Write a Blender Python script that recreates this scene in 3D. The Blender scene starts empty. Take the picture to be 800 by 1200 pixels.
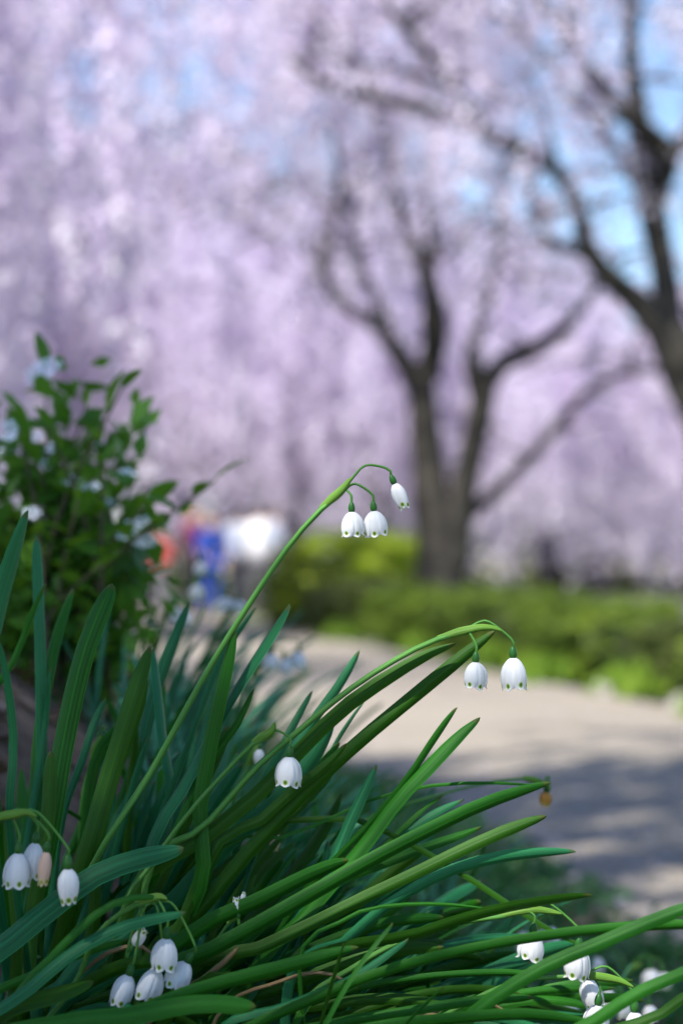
import bpy, bmesh, math, random
import numpy as np
from mathutils import Vector, Matrix, noise

# ------------------------------------------------------------------ camera, sky, sun, exposure
scene = bpy.context.scene
COL = scene.collection
FPX = 70.0 / 36.0 * 1200.0            # focal length in photo pixels (800 x 1200 photo)
CAM = Vector((0, 0, 0.60))
PITCH = math.atan(75.0 / FPX)         # horizon on photo row 675
cam_d = bpy.data.cameras.new('camera')
cam = bpy.data.objects.new('camera', cam_d); COL.objects.link(cam)
cam.location = CAM
cam.rotation_euler = (math.pi / 2 + PITCH, 0, 0)
cam_d.sensor_fit = 'VERTICAL'; cam_d.sensor_height = 36.0; cam_d.sensor_width = 24.0
cam_d.lens = 70.0
cam_d.clip_start = 0.05; cam_d.clip_end = 2000
cam_d.dof.use_dof = True
cam_d.dof.focus_distance = 1.20
cam_d.dof.aperture_fstop = 4.9
cam_d.dof.aperture_blades = 0
scene.camera = cam

SUN_AZ = math.radians(218)            # compass bearing of the sun (0 = +Y, clockwise): behind the camera, to its left
SUN_EL = math.radians(52)
world = bpy.data.worlds.new('World'); scene.world = world; world.use_nodes = True
wn = world.node_tree
bg = wn.nodes['Background']
sky = wn.nodes.new('ShaderNodeTexSky'); sky.sky_type = 'NISHITA'; sky.sun_disc = False
sky.sun_elevation = SUN_EL; sky.sun_rotation = SUN_AZ
sky.air_density = 1.0; sky.dust_density = 0.0; sky.ozone_density = 3.5
wn.links.new(sky.outputs[0], bg.inputs[0]); bg.inputs[1].default_value = 0.10
sun_d = bpy.data.lights.new('sun', 'SUN'); sun_d.energy = 5.0; sun_d.angle = math.radians(0.53)
sun_d.color = (1.0, 0.95, 0.88)
sun = bpy.data.objects.new('sun', sun_d); COL.objects.link(sun)
sdir = Vector((math.sin(SUN_AZ) * math.cos(SUN_EL), math.cos(SUN_AZ) * math.cos(SUN_EL), math.sin(SUN_EL)))
sun.rotation_euler = sdir.to_track_quat('Z', 'Y').to_euler()
sun.location = sdir * 30
scene.view_settings.view_transform = 'Standard'
scene.view_settings.look = 'None'
scene.view_settings.gamma = 1.0
scene.view_settings.exposure = 1.16
scene.render.engine = 'CYCLES'
scene.cycles.use_denoising = True
scene.cycles.max_bounces = 7
scene.cycles.diffuse_bounces = 4
scene.cycles.glossy_bounces = 2
scene.cycles.transmission_bounces = 4
scene.cycles.sample_clamp_indirect = 6.0

rng = random.Random(11)
NR = np.random.default_rng(5)
F = Vector((0, math.cos(PITCH), math.sin(PITCH)))
U = Vector((0, -math.sin(PITCH), math.cos(PITCH)))
RT = Vector((1, 0, 0))

def at(px, py, d):
    """photo pixel + distance along the camera axis -> world point"""
    return CAM + d * (F + (px - 400) / FPX * RT + (600 - py) / FPX * U)

# ------------------------------------------------------------------ materials
def new_mat(name):
    m = bpy.data.materials.new(name); m.use_nodes = True
    nt = m.node_tree
    return m, nt, nt.nodes['Principled BSDF'], nt.nodes['Material Output']

def ramp(nt, fac, stops):
    r = nt.nodes.new('ShaderNodeValToRGB')
    el = r.color_ramp.elements
    while len(el) < len(stops): el.new(0.5)
    for e, (p, c) in zip(el, stops):
        e.position = p; e.color = (*c, 1)
    nt.links.new(fac, r.inputs[0])
    return r.outputs[0]

def noise_tex(nt, scale, detail=4, coord='Object', rough=0.55):
    tc = nt.nodes.new('ShaderNodeTexCoord')
    n = nt.nodes.new('ShaderNodeTexNoise'); n.inputs['Scale'].default_value = scale
    n.inputs['Detail'].default_value = detail; n.inputs['Roughness'].default_value = rough
    nt.links.new(tc.outputs[coord], n.inputs['Vector'])
    return n.outputs['Fac']

def mixc(nt, fac, a, b, mode='MIX'):
    n = nt.nodes.new('ShaderNodeMix'); n.data_type = 'RGBA'; n.blend_type = mode
    for s, v in ((n.inputs[0], fac), (n.inputs[6], a), (n.inputs[7], b)):
        if isinstance(v, bpy.types.NodeSocket): nt.links.new(v, s)
        elif isinstance(v, tuple): s.default_value = (*v, 1) if len(v) == 3 else v
        else: s.default_value = v
    return n.outputs[2]

def math_n(nt, op, a, b=0.0):
    n = nt.nodes.new('ShaderNodeMath'); n.operation = op
    for s, v in ((n.inputs[0], a), (n.inputs[1], b)):
        if isinstance(v, bpy.types.NodeSocket): nt.links.new(v, s)
        else: s.default_value = v
    return n.outputs[0]

def add_bump(nt, bsdf, h, strength=0.4, dist=0.01):
    b = nt.nodes.new('ShaderNodeBump'); b.inputs['Strength'].default_value = strength
    b.inputs['Distance'].default_value = dist
    nt.links.new(h, b.inputs['Height']); nt.links.new(b.outputs[0], bsdf.inputs['Normal'])

def add_translucent(nt, bsdf, out, col, fac):
    t = nt.nodes.new('ShaderNodeBsdfTranslucent'); mx = nt.nodes.new('ShaderNodeMixShader')
    if isinstance(col, bpy.types.NodeSocket): nt.links.new(col, t.inputs[0])
    else: t.inputs[0].default_value = (*col, 1)
    mx.inputs[0].default_value = fac
    nt.links.new(bsdf.outputs[0], mx.inputs[1]); nt.links.new(t.outputs[0], mx.inputs[2])
    nt.links.new(mx.outputs[0], out.inputs[0])

def leaf_material(name, c_dark, c_light, c_back, trans=0.25, rough=0.38, veins=True):
    m, nt, b, out = new_mat(name)
    oi = nt.nodes.new('ShaderNodeObjectInfo')
    c = ramp(nt, oi.outputs['Random'], [(0.0, c_dark), (1.0, c_light)])
    n = noise_tex(nt, 35, 3)
    c = mixc(nt, math_n(nt, 'MULTIPLY', n, 0.45), c, tuple(0.55 * v for v in c_dark))
    if veins:
        tc = nt.nodes.new('ShaderNodeTexCoord'); sp = nt.nodes.new('ShaderNodeSeparateXYZ')
        nt.links.new(tc.outputs['UV'], sp.inputs[0])
        mp = nt.nodes.new('ShaderNodeMapping'); mp.inputs['Scale'].default_value = (16, 2.2, 1)
        nt.links.new(tc.outputs['UV'], mp.inputs[0])
        sn = nt.nodes.new('ShaderNodeTexNoise'); sn.inputs['Scale'].default_value = 1.0; sn.inputs['Detail'].default_value = 3; sn.noise_dimensions = '4D'
        nt.links.new(mp.outputs[0], sn.inputs['Vector']); nt.links.new(math_n(nt, 'MULTIPLY', oi.outputs['Random'], 50.0), sn.inputs['W'])
        c = mixc(nt, math_n(nt, 'MULTIPLY', math_n(nt, 'SUBTRACT', sn.outputs['Fac'], 0.42), 2.2), c, tuple(1.7 * v for v in c_light))
        w = math_n(nt, 'SINE', math_n(nt, 'MULTIPLY', sp.outputs[0], 78.0))
        w01 = math_n(nt, 'MULTIPLY_ADD', w, 0.5)
        c = mixc(nt, math_n(nt, 'MULTIPLY', w01, 0.30), c, tuple(1.3 * v for v in c_light))
        rib = math_n(nt, 'LESS_THAN', math_n(nt, 'ABSOLUTE', math_n(nt, 'SUBTRACT', sp.outputs[0], 0.5)), 0.035)
        c = mixc(nt, math_n(nt, 'MULTIPLY', rib, 0.35), c, tuple(1.8 * v for v in c_light))
        rim = math_n(nt, 'GREATER_THAN', math_n(nt, 'ABSOLUTE', math_n(nt, 'SUBTRACT', sp.outputs[0], 0.5)), 0.47)
        c = mixc(nt, math_n(nt, 'MULTIPLY', rim, 0.4), c, tuple(2.2 * v for v in c_light))
        # a yellowed tip, as strap leaves have
        tip = math_n(nt, 'MULTIPLY', math_n(nt, 'GREATER_THAN', sp.outputs[1], 0.988), 0.55)
        c = mixc(nt, tip, c, (0.10, 0.085, 0.02))
        add_bump(nt, b, w, 0.22, 0.0006)
    nt.links.new(c, b.inputs['Base Color'])
    b.inputs['Roughness'].default_value = rough
    b.inputs['Specular IOR Level'].default_value = 0.22
    add_translucent(nt, b, out, c_back, trans)
    return m

M = {}
M['leaf_green'] = leaf_material('leaf_green', (0.005, 0.062, 0.005), (0.024, 0.150, 0.010), (0.08, 0.38, 0.015), 0.32, 0.45)
M['leaf_olive'] = leaf_material('leaf_olive', (0.009, 0.056, 0.003), (0.030, 0.115, 0.005), (0.10, 0.33, 0.008), 0.35, 0.45)
M['leaf_teal'] = leaf_material('leaf_teal', (0.006, 0.080, 0.026), (0.024, 0.180, 0.066), (0.05, 0.32, 0.05), 0.27, 0.42)
M['leaf_teal_skylit'] = leaf_material('leaf_teal_skylit', (0.030, 0.150, 0.075), (0.075, 0.270, 0.150), (0.10, 0.38, 0.12), 0.3, 0.42)  # paler teal copy for plants farther back: sky light and gloss put into the colour
M['leaf_dead'] = leaf_material('leaf_dead', (0.16, 0.10, 0.045), (0.30, 0.21, 0.10), (0.3, 0.2, 0.08), 0.2, 0.7)
M['scape'] = leaf_material('scape', (0.05, 0.16, 0.03), (0.07, 0.21, 0.035), (0.08, 0.22, 0.03), 0.12)
M['spathe'] = leaf_material('spathe', (0.10, 0.25, 0.03), (0.15, 0.30, 0.045), (0.2, 0.4, 0.05), 0.35)
M['ovary'] = leaf_material('ovary', (0.022, 0.11, 0.02), (0.03, 0.13, 0.022), (0.04, 0.16, 0.02), 0.08, veins=False)
M['shrub_leaf'] = leaf_material('shrub_leaf', (0.035, 0.12, 0.020), (0.105, 0.26, 0.026), (0.20, 0.42, 0.02), 0.36, 0.35, veins=False)

def cloud_material(name, stops, trans_col, trans, rough=0.7, nscale=1.2):
    """for foliage / blossom clouds: colour from a per-leaf 'tint' attribute and clump noise"""
    m, nt, b, out = new_mat(name)
    a = nt.nodes.new('ShaderNodeAttribute'); a.attribute_name = 'tint'
    n = noise_tex(nt, nscale, 3)
    f = math_n(nt, 'ADD', math_n(nt, 'MULTIPLY', a.outputs['Fac'], 0.6), math_n(nt, 'MULTIPLY', math_n(nt, 'SUBTRACT', n, 0.3), 1.0))
    c = ramp(nt, f, stops)
    nt.links.new(c, b.inputs['Base Color']); b.inputs['Roughness'].default_value = rough
    b.inputs['Specular IOR Level'].default_value = 0.2
    add_translucent(nt, b, out, trans_col, trans)
    return m
M['blossom'] = cloud_material('cherry_blossom', [(0.1, (0.46, 0.36, 0.56)), (0.45, (0.71, 0.625, 0.79)), (0.8, (0.90, 0.87, 0.93))], (0.77, 0.69, 0.84), 0.45)
M['hedge'] = cloud_material('hedge_leaf', [(0.15, (0.020, 0.036, 0.006)), (0.5, (0.085, 0.140, 0.016)), (0.85, (0.20, 0.27, 0.03))], (0.17, 0.28, 0.02), 0.3, 0.5, 2.5)
M['hedge_bright'] = cloud_material('hedge_leaf_bright', [(0.1, (0.14, 0.22, 0.012)), (0.5, (0.26, 0.36, 0.02)), (0.9, (0.36, 0.44, 0.04))], (0.35, 0.45, 0.02), 0.3, 0.5, 2.5)
M['hedge_dull'] = cloud_material('hedge_leaf_dull', [(0.1, (0.035, 0.050, 0.014)), (0.5, (0.075, 0.095, 0.022)), (0.9, (0.12, 0.15, 0.035))], (0.10, 0.16, 0.03), 0.25, 0.5, 2.5)
M['grass'] = cloud_material('grass_blades', [(0.1, (0.06, 0.13, 0.015)), (0.5, (0.14, 0.24, 0.025)), (0.9, (0.22, 0.33, 0.04))], (0.2, 0.34, 0.02), 0.3, 0.5, 3.0)
M['cover'] = cloud_material('ground_cover_leaf', [(0.1, (0.030, 0.10, 0.026)), (0.5, (0.06, 0.19, 0.05)), (0.9, (0.12, 0.28, 0.08))], (0.06, 0.2, 0.04), 0.25, 0.45, 6.0)
M['shrub_small'] = cloud_material('shrub_small_leaf', [(0.1, (0.025, 0.085, 0.015)), (0.5, (0.06, 0.17, 0.022)), (0.9, (0.13, 0.28, 0.03))], (0.16, 0.38, 0.02), 0.3, 0.4, 20)
M['litter'] = cloud_material('leaf_litter', [(0.1, (0.06, 0.035, 0.020)), (0.5, (0.16, 0.10, 0.065)), (0.9, (0.30, 0.22, 0.17))], (0.2, 0.12, 0.06), 0.1, 0.7, 14)

def simple(name, c1, c2, scale=8, rough=0.8, bump=0.3, bdist=0.01, detail=5, coord='Object'):
    m, nt, b, out = new_mat(name)
    n = noise_tex(nt, scale, detail, coord)
    nt.links.new(ramp(nt, n, [(0.3, c1), (0.7, c2)]), b.inputs['Base Color'])
    b.inputs['Roughness'].default_value = rough
    if bump: add_bump(nt, b, n, bump, bdist)
    return m
M['bark'] = simple('cherry_bark', (0.010, 0.009, 0.008), (0.040, 0.035, 0.027), 6, 0.9, 0.8, 0.03)
M['twig'] = simple('shrub_twig', (0.05, 0.04, 0.02), (0.10, 0.085, 0.04), 60, 0.8, 0.3, 0.002)
M['soil'] = simple('bed_soil', (0.055, 0.034, 0.022), (0.20, 0.13, 0.088), 22, 0.95, 1.0, 0.02, 8)
M['lawn'] = simple('lawn', (0.06, 0.085, 0.03), (0.16, 0.17, 0.10), 1.3, 0.95, 0.5, 0.05, 8)
M['stone'] = simple('border_stone', (0.24, 0.22, 0.20), (0.42, 0.40, 0.37), 18, 0.85, 0.6, 0.01)
# path: pale compacted sand, worn and dusted
m, nt, b, out = new_mat('path_sand')
n1 = noise_tex(nt, 0.9, 6); n2 = noise_tex(nt, 160, 3)
c = ramp(nt, n1, [(0.3, (0.205, 0.178, 0.14)), (0.7, (0.28, 0.248, 0.20))])
c = mixc(nt, math_n(nt, 'MULTIPLY', n2, 0.5), c, (0.16, 0.14, 0.115))
nt.links.new(c, b.inputs['Base Color']); b.inputs['Roughness'].default_value = 0.9
add_bump(nt, b, n2, 0.5, 0.004); M['path'] = m
# bell flower: white tepals with a green spot above each tip (UV is in centimetres)
def bell_material(name, base, spot, tr):
    m, nt, b, out = new_mat(name)
    tc = nt.nodes.new('ShaderNodeTexCoord'); sp = nt.nodes.new('ShaderNodeSeparateXYZ')
    nt.links.new(tc.outputs['UV'], sp.inputs[0])
    dx = math_n(nt, 'MULTIPLY', sp.outputs[0], 1.15)
    dy = math_n(nt, 'SUBTRACT', sp.outputs[1], 0.25)
    r = math_n(nt, 'SQRT', math_n(nt, 'ADD', math_n(nt, 'MULTIPLY', dx, dx), math_n(nt, 'MULTIPLY', dy, dy)))
    veins = math_n(nt, 'SINE', math_n(nt, 'MULTIPLY', sp.outputs[0], 48.0))
    c0 = mixc(nt, math_n(nt, 'MULTIPLY_ADD', veins, 0.04), base, tuple(v * 0.86 for v in base))
    s = ramp(nt, r, [(0.085, spot), (0.13, (0.55, 0.66, 0.20)), (0.20, base)])
    k = ramp(nt, r, [(0.15, (1, 1, 1)), (0.20, (0, 0, 0))])
    c = mixc(nt, k, c0, s)
    nt.links.new(c, b.inputs['Base Color']); b.inputs['Roughness'].default_value = 0.45
    b.inputs['Specular IOR Level'].default_value = 0.35
    add_bump(nt, b, veins, 0.18, 0.0005)
    add_translucent(nt, b, out, c, tr)
    return m
M['bell'] = bell_material('bell_white', (0.90, 0.91, 0.92), (0.10, 0.24, 0.01), 0.42)
M['bell_old'] = bell_material('bell_withered', (0.72, 0.52, 0.40), (0.35, 0.30, 0.08), 0.3)
M['bell_orange'] = bell_material('bell_dried', (0.62, 0.30, 0.05), (0.60, 0.35, 0.10), 0.3)
M['petal'] = simple('white_petal', (0.78, 0.82, 0.88), (0.86, 0.88, 0.92), 40, 0.6, 0.1, 0.001)
M['skin'] = simple('skin', (0.46, 0.28, 0.20), (0.52, 0.33, 0.24), 20, 0.6, 0)
M['hair'] = simple('hair_dark', (0.012, 0.010, 0.010), (0.03, 0.024, 0.02), 60, 0.5, 0.3, 0.005)
def cloth(name, c): return simple(name, tuple(v * 0.85 for v in c), c, 30, 0.8, 0.3, 0.004)
M['c_white'] = cloth('cloth_white', (0.70, 0.71, 0.74)); M['c_blue'] = cloth('cloth_blue', (0.008, 0.05, 0.33))
M['c_maroon'] = cloth('cloth_maroon', (0.20, 0.025, 0.09)); M['c_red'] = cloth('cloth_red', (0.34, 0.010, 0.010))
M['c_pale'] = cloth('cloth_pale', (0.34, 0.38, 0.48)); M['c_dark'] = cloth('cloth_dark', (0.035, 0.035, 0.05)); M['c_grey'] = cloth('cloth_grey', (0.16, 0.16, 0.18))

# ------------------------------------------------------------------ object helpers
def tag(o, label=None, cat=None, group=None, kind=None):
    if label: o['label'] = label
    if cat: o['category'] = cat
    if group: o['group'] = group
    if kind: o['kind'] = kind
    return o

def empty(name, loc, rz=0.0):
    o = bpy.data.objects.new(name, None); COL.objects.link(o)
    o.location = loc; o.rotation_euler = (0, 0, rz); o.empty_display_size = 0.05
    return o

def wloc(o):
    v = Vector((0, 0, 0))
    while o is not None:
        v = v + Vector(o.location); o = o.parent
    return v

def link(name, me, mat, parent=None, smooth=True):
    """me in world coordinates when parent is an unrotated thing: shifted into its frame"""
    o = bpy.data.objects.new(name, me); COL.objects.link(o)
    if mat and not me.materials: me.materials.append(mat)
    if parent is not None:
        me.transform(Matrix.Translation(-wloc(parent))); o.parent = parent
    if smooth: me.polygons.foreach_set('use_smooth', [True] * len(me.polygons))
    return o

def mesh_py(name, v, f, uvs=None):
    me = bpy.data.meshes.new(name); me.from_pydata([tuple(p) for p in v], [], f)
    if uvs is not None:
        l = me.uv_layers.new(name='UVMap')
        for lp in me.loops: l.data[lp.index].uv = uvs[lp.vertex_index]
    me.update(); return me

def spline(pts, n):
    """Catmull-Rom through pts (numpy k x m), n samples evenly spread by length"""
    P = np.array([list(p) for p in pts], float)
    P = np.vstack([2 * P[0] - P[1], P, 2 * P[-1] - P[-2]])
    out = []
    for i in range(1, len(P) - 2):
        for t in np.linspace(0, 1, 14, endpoint=False):
            a, b, c, d = P[i - 1], P[i], P[i + 1], P[i + 2]
            out.append(0.5 * (2 * b + (c - a) * t + (2 * a - 5 * b + 4 * c - d) * t * t + (3 * b - a - 3 * c + d) * t ** 3))
    out.append(P[-2]); out = np.array(out)
    s = np.r_[0, np.cumsum(np.linalg.norm(np.diff(out[:, :3], axis=0), axis=1))]
    q = np.linspace(0, s[-1], n)
    return np.stack([np.interp(q, s, out[:, k]) for k in range(out.shape[1])], 1)

def tube_mesh(name, pts, radii, sides=8, wob=0.0, cap=True):
    P = [Vector(p[:3]) for p in pts]; v = []; f = []; uv = []
    ref = Vector((0.31, 0.17, 0.93))
    for i, p in enumerate(P):
        t = (P[min(i + 1, len(P) - 1)] - P[max(i - 1, 0)]).normalized()
        a = t.cross(ref)
        if a.length < 0.05: a = t.cross(Vector((1, 0, 0)))
        a.normalize(); b = t.cross(a)
        for k in range(sides):
            th = 2 * math.pi * k / sides
            r = radii[i]
            if wob: r *= 1 + wob * noise.noise(p * 2.2 + Vector((math.cos(th), math.sin(th), 0)) * 0.9)
            v.append(p + a * (r * math.cos(th)) + b * (r * math.sin(th))); uv.append((k / sides, 0.9 * i / len(P)))
    for i in range(len(P) - 1):
        for k in range(sides):
            k2 = (k + 1) % sides
            f.append((i * sides + k, i * sides + k2, (i + 1) * sides + k2, (i + 1) * sides + k))
    if cap:
        f.append(tuple(range(sides))[::-1]); n0 = (len(P) - 1) * sides; f.append(tuple(range(n0, n0 + sides)))
    return mesh_py(name, v, f, uv)

def quad_cloud(name, C, size, tint, aspect=1.0, normals=None, flat=0.0, jit=0.35):
    """C (n,3) centres, size (n,), random facing bent quads"""
    n = len(C)
    a = NR.normal(size=(n, 3))
    if normals is not None: a = a * (1 - flat) + normals * flat * 2
    a /= np.linalg.norm(a, axis=1, keepdims=True)
    t = NR.normal(size=(n, 3)); t -= (t * a).sum(1, keepdims=True) * a
    t /= np.linalg.norm(t, axis=1, keepdims=True); b = np.cross(a, t)
    s = (size * NR.uniform(1 - jit, 1 + jit, n))[:, None] / 2
    V = np.empty((n, 4, 3))
    V[:, 0] = C - t * s * aspect; V[:, 1] = C + b * s * 0.8 + a * s * 0.25
    V[:, 2] = C + t * s * aspect; V[:, 3] = C - b * s * 0.8 + a * s * 0.25
    me = bpy.data.meshes.new(name)
    me.vertices.add(4 * n); me.vertices.foreach_set('co', V.reshape(-1).astype('f'))
    me.loops.add(4 * n); me.loops.foreach_set('vertex_index', np.arange(4 * n, dtype='i'))
    me.polygons.add(n); me.polygons.foreach_set('loop_start', np.arange(0, 4 * n, 4, dtype='i'))
    at_ = me.attributes.new('tint', 'FLOAT', 'POINT'); at_.data.foreach_set('value', np.repeat(tint, 4).astype('f'))
    me.update(calc_edges=True)
    return me

# ------------------------------------------------------------------ the setting: ground, path, planted bank
def edge_near(y): return 0.565 - 0.168 * (y - 3.3)      # bed / path edge
def edge_far(y): return 1.54 - 0.160 * (y - 9.0)         # path / hedge edge
def sstep(a, b, x):
    t = min(1, max(0, (x - a) / (b - a))); return t * t * (3 - 2 * t)
def bed_z(x, y):
    s = (edge_near(y) - x) * 0.986
    z = -0.015 + 0.26 * sstep(-0.02, 1.05, s)
    z += 0.37 * math.exp(-((x + 0.52) ** 2 + (y - 1.78) ** 2) / 0.40 ** 2)
    z += 0.02 * noise.noise(Vector((x * 4, y * 4, 0))) * sstep(0.0, 0.3, s)
    z += 0.010 * noise.noise(Vector((x * 14, y * 14, 3))) * sstep(0.0, 0.3, s)
    return z

def sheet(name, v, f, mat):
    me = mesh_py(name, v, f); return tag(link(name, me, mat), kind='structure')
S = 900
sheet('ground', [(-S, -S, -0.03), (S, -S, -0.03), (S, S, -0.03), (-S, S, -0.03)], [(0, 1, 2, 3)], M['lawn'])['label'] = 'wide park ground'
v = []; f = []
ys = [-3 + 0.6 * i for i in range(110)]
for i, y in enumerate(ys):
    wob = 0.05 * noise.noise(Vector((y * 0.9, 7, 0)))
    v += [(edge_near(y) - 0.10, y, -0.012), (0.5 * (edge_near(y) + edge_far(y)), y, 0.0), (edge_far(y) + wob, y, -0.006)]
    if i: k = 3 * i; f += [(k - 3, k - 2, k + 1, k), (k - 2, k - 1, k + 2, k + 1)]
sheet('path', v, f, M['path'])
v = []; f = []
xs_ = list(np.r_[np.linspace(0, 0.2, 5), np.linspace(0.25, 1.9, 60), np.linspace(2.0, 5, 20)])
yb = list(np.r_[np.linspace(-1.5, 0.6, 20), np.linspace(0.63, 3.4, 90), np.linspace(3.5, 14, 60)])
for y in yb:
    for s in xs_:
        x = edge_near(y) + 0.03 - s; v.append((x, y, bed_z(x, y)))
W = len(xs_)
for i in range(len(yb) - 1):
    for j in range(W - 1): f.append((i * W + j, i * W + j + 1, (i + 1) * W + j + 1, (i + 1) * W + j))
bed = sheet('flower_bed', v, [q[::-1] for q in f], M['soil'])

# fallen leaves and chips on the soil
n = 4200; C = []
while len(C) < n:
    y = rng.uniform(0.9, 3.2); x = edge_near(y) - rng.uniform(0.05, 2.0)
    C.append((x, y, bed_z(x, y) + 0.006))
C = np.array(C)
me = quad_cloud('leaf_litter', C, np.full(n, 0.022), NR.uniform(0, 1, n), 1.2, np.tile([0, 0, 1.0], (n, 1)), 0.7)
tag(link('leaf_litter', me, M['litter']), 'brown dead leaves and chips scattered over the bank soil', 'leaf litter', kind='stuff')

# fallen cherry petals
n = 4200; C = []
while len(C) < n:
    y = 2.2 + 16 * rng.random() ** 1.5; x = edge_near(y) + rng.uniform(-0.5, 1.0) * (edge_far(y) - edge_near(y)) if rng.random() < .3 else edge_near(y) + (edge_far(y) - edge_near(y)) * rng.choice((rng.random(), rng.random() ** 3, 1 - rng.random() ** 3))
    if noise.noise(Vector((x * 1.3, y * .8, 4))) + rng.uniform(-.3, .3) < 0.0: continue
    C.append((x, y, max(0.004, bed_z(x, y) + .01 if x < edge_near(y) else 0.004)))
C = np.array(C); n = len(C)
me = quad_cloud('fallen_petals', C, np.full(n, 0.014), NR.uniform(.4, 1, n), 1.1, np.tile([0, 0, 1.0], (n, 1)), 0.9)
tag(link('fallen_petals', me, M['blossom']), 'pale fallen cherry petals strewn over the sandy path', 'petals', kind='stuff')

# ------------------------------------------------------------------ cherry trees
def crown_points(seed, R, H, zt, zlow, nb, per, dens, arc=(0, 2 * math.pi), rmin=0.3, zl_j=0.25, gap=-0.22):
    """weeping crown: arching branches carrying hanging strands; returns blossom centres, tints, branch polylines"""
    r_ = np.random.default_rng(seed); C = []; T = []; B = []
    for _ in range(nb):
        a = r_.uniform(*arc); reach = R * r_.uniform(rmin, 1) ** 0.7; top = zt + (H - zt) * r_.uniform(0.55, 1.0)
        tt = np.linspace(0, 1, 12)
        ang = a + 0.35 * r_.normal() * tt
        rad = reach * tt
        zz = zt + (top - zt) * (2.5 * tt - 1.75 * tt ** 2) / 0.893
        poly = np.stack([rad * np.cos(ang), rad * np.sin(ang), zz], 1)
        poly += r_.normal(size=poly.shape) * 0.06 * tt[:, None]
        B.append(poly); bt = r_.uniform(0, 1)
        for _ in range(per):
            t = r_.uniform(0.22, 1.0)
            p0 = np.array([np.interp(t, tt, poly[:, k]) for k in range(3)])
            out = r_.normal(size=2) * 0.5 + np.array([math.cos(a), math.sin(a)]) * 0.25
            zb = zlow + zl_j * abs(r_.normal()) * (H - zlow)
            L = max(0.5, (p0[2] - zb) * r_.uniform(0.35, 1.0))
            m = max(6, int(L * dens))
            s = r_.uniform(0, 1, m)
            cx = np.stack([p0[0] + out[0] * np.sqrt(s) , p0[1] + out[1] * np.sqrt(s), p0[2] + 0.18 * np.sin(s * 3) - L * s], 1)
            # clumps along the strand
            keep = (np.sin(s * L * r_.uniform(5, 9) + r_.uniform(0, 6)) + r_.uniform(-0.4, 1.2)) > -0.2
            cx = cx[keep] + r_.normal(size=(keep.sum(), 3)) * 0.055
            C.append(cx); T.append(np.clip(0.35 * bt + 0.25 * r_.uniform() + r_.uniform(0, 0.4, keep.sum()), 0, 1))
    C = np.vstack(C); T = np.concatenate(T)
    nz = np.array([noise.noise(Vector(p) * 1.5 + Vector((seed * 7.3, 0, 0))) + 0.6 * noise.noise(Vector(p) * 3.6) for p in C])
    k = nz + r_.uniform(-.25, .25, len(C)) > gap
    C = C[k]; T = np.clip(T[k] * .75 + .45 * nz[k] + .1, 0, 1)
    return C, T, [b[int(r_.integers(2, 6)):] for b in B]

def branch_mesh(name, B, r0=0.045, sides=5):
    V = []; Fc = []
    for poly in B:
        o = len(V); k = len(poly)
        for i, p in enumerate(poly):
            t = poly[min(i + 1, k - 1)] - poly[max(i - 1, 0)]; t = Vector(t).normalized()
            a = t.cross(Vector((0.3, 0.2, 0.9))).normalized(); b = t.cross(a)
            r = r0 * (1 - 0.85 * i / (k - 1))
            for q in range(sides):
                th = 2 * math.pi * q / sides
                V.append(Vector(p) + a * r * math.cos(th) + b * r * math.sin(th))
        for i in range(k - 1):
            for q in range(sides):
                q2 = (q + 1) % sides
                Fc.append((o + i * sides + q, o + i * sides + q2, o + (i + 1) * sides + q2, o + (i + 1) * sides + q))
    return mesh_py(name, V, Fc)

def local(o, parent):           # mesh already in the parent's local frame
    o.parent = parent; return o

LIMBS = []
EXTRA = []
def with_extra(C, T, parent):
    E = np.vstack(EXTRA) - np.array(parent.location)
    return np.vstack([C, E]), np.r_[T, NR.uniform(.1, .9, len(E))]

def add_twigs(parent, seed, per=7, bl=8, zmin=3.3):
    r_ = random.Random(seed); B = []
    for q in LIMBS[1:]:
        for _ in range(per):
            i = r_.randrange(len(q) // 3, len(q)); p = Vector(q[i][:3]); rr = q[i][3]
            L = r_.uniform(.5, 1.6); dv = Vector((r_.gauss(0, 1), r_.gauss(0, .8), r_.uniform(.2, 1.2))).normalized(); pl = []
            for k in range(8):
                pl.append(np.array(p)); dv = (dv + Vector((r_.gauss(0, .22), r_.gauss(0, .22), r_.gauss(-.10, .15)))).normalized(); p = p + dv * L / 7
            B.append(np.array(pl))
    EXTRA.clear()
    n_ = np.random.default_rng(seed)
    for q in LIMBS[1:] + [np.c_[b, np.zeros(len(b))] for b in B]:
        for _ in range(bl if len(q) > 10 else 1):
            p = q[int(n_.integers(len(q) // 3, len(q)))][:3]
            if p[2] < zmin: continue
            L = n_.uniform(.3, .95); m = int(L * 70); u = n_.uniform(0, 1, m); o2 = n_.normal(size=2) * .28
            EXTRA.append(np.stack([p[0] + o2[0] * np.sqrt(u), p[1] + o2[1] * np.sqrt(u), p[2] + .12 - L * u], 1) + n_.normal(size=(m, 3)) * .055)
    LIMBS.clear()
    me = branch_mesh('twigs', B, 0.026, 5)
    tag(link('twigs', me, M['bark'], parent), kind='stuff')

def trunk_from(name, parent, pts, d_r, sides=14, n=26, wob=0.25, mat=None):
    """pts: (px, py, depth, radius px) traced on the photo"""
    q = spline([(*at(px, py, d), r * 0.86 * d / FPX) for px, py, d, r in pts], n)
    LIMBS.append(q)
    me = tube_mesh(name, q, q[:, 3], sides, wob)
    return link(name, me, mat or M['bark'], parent)

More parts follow.
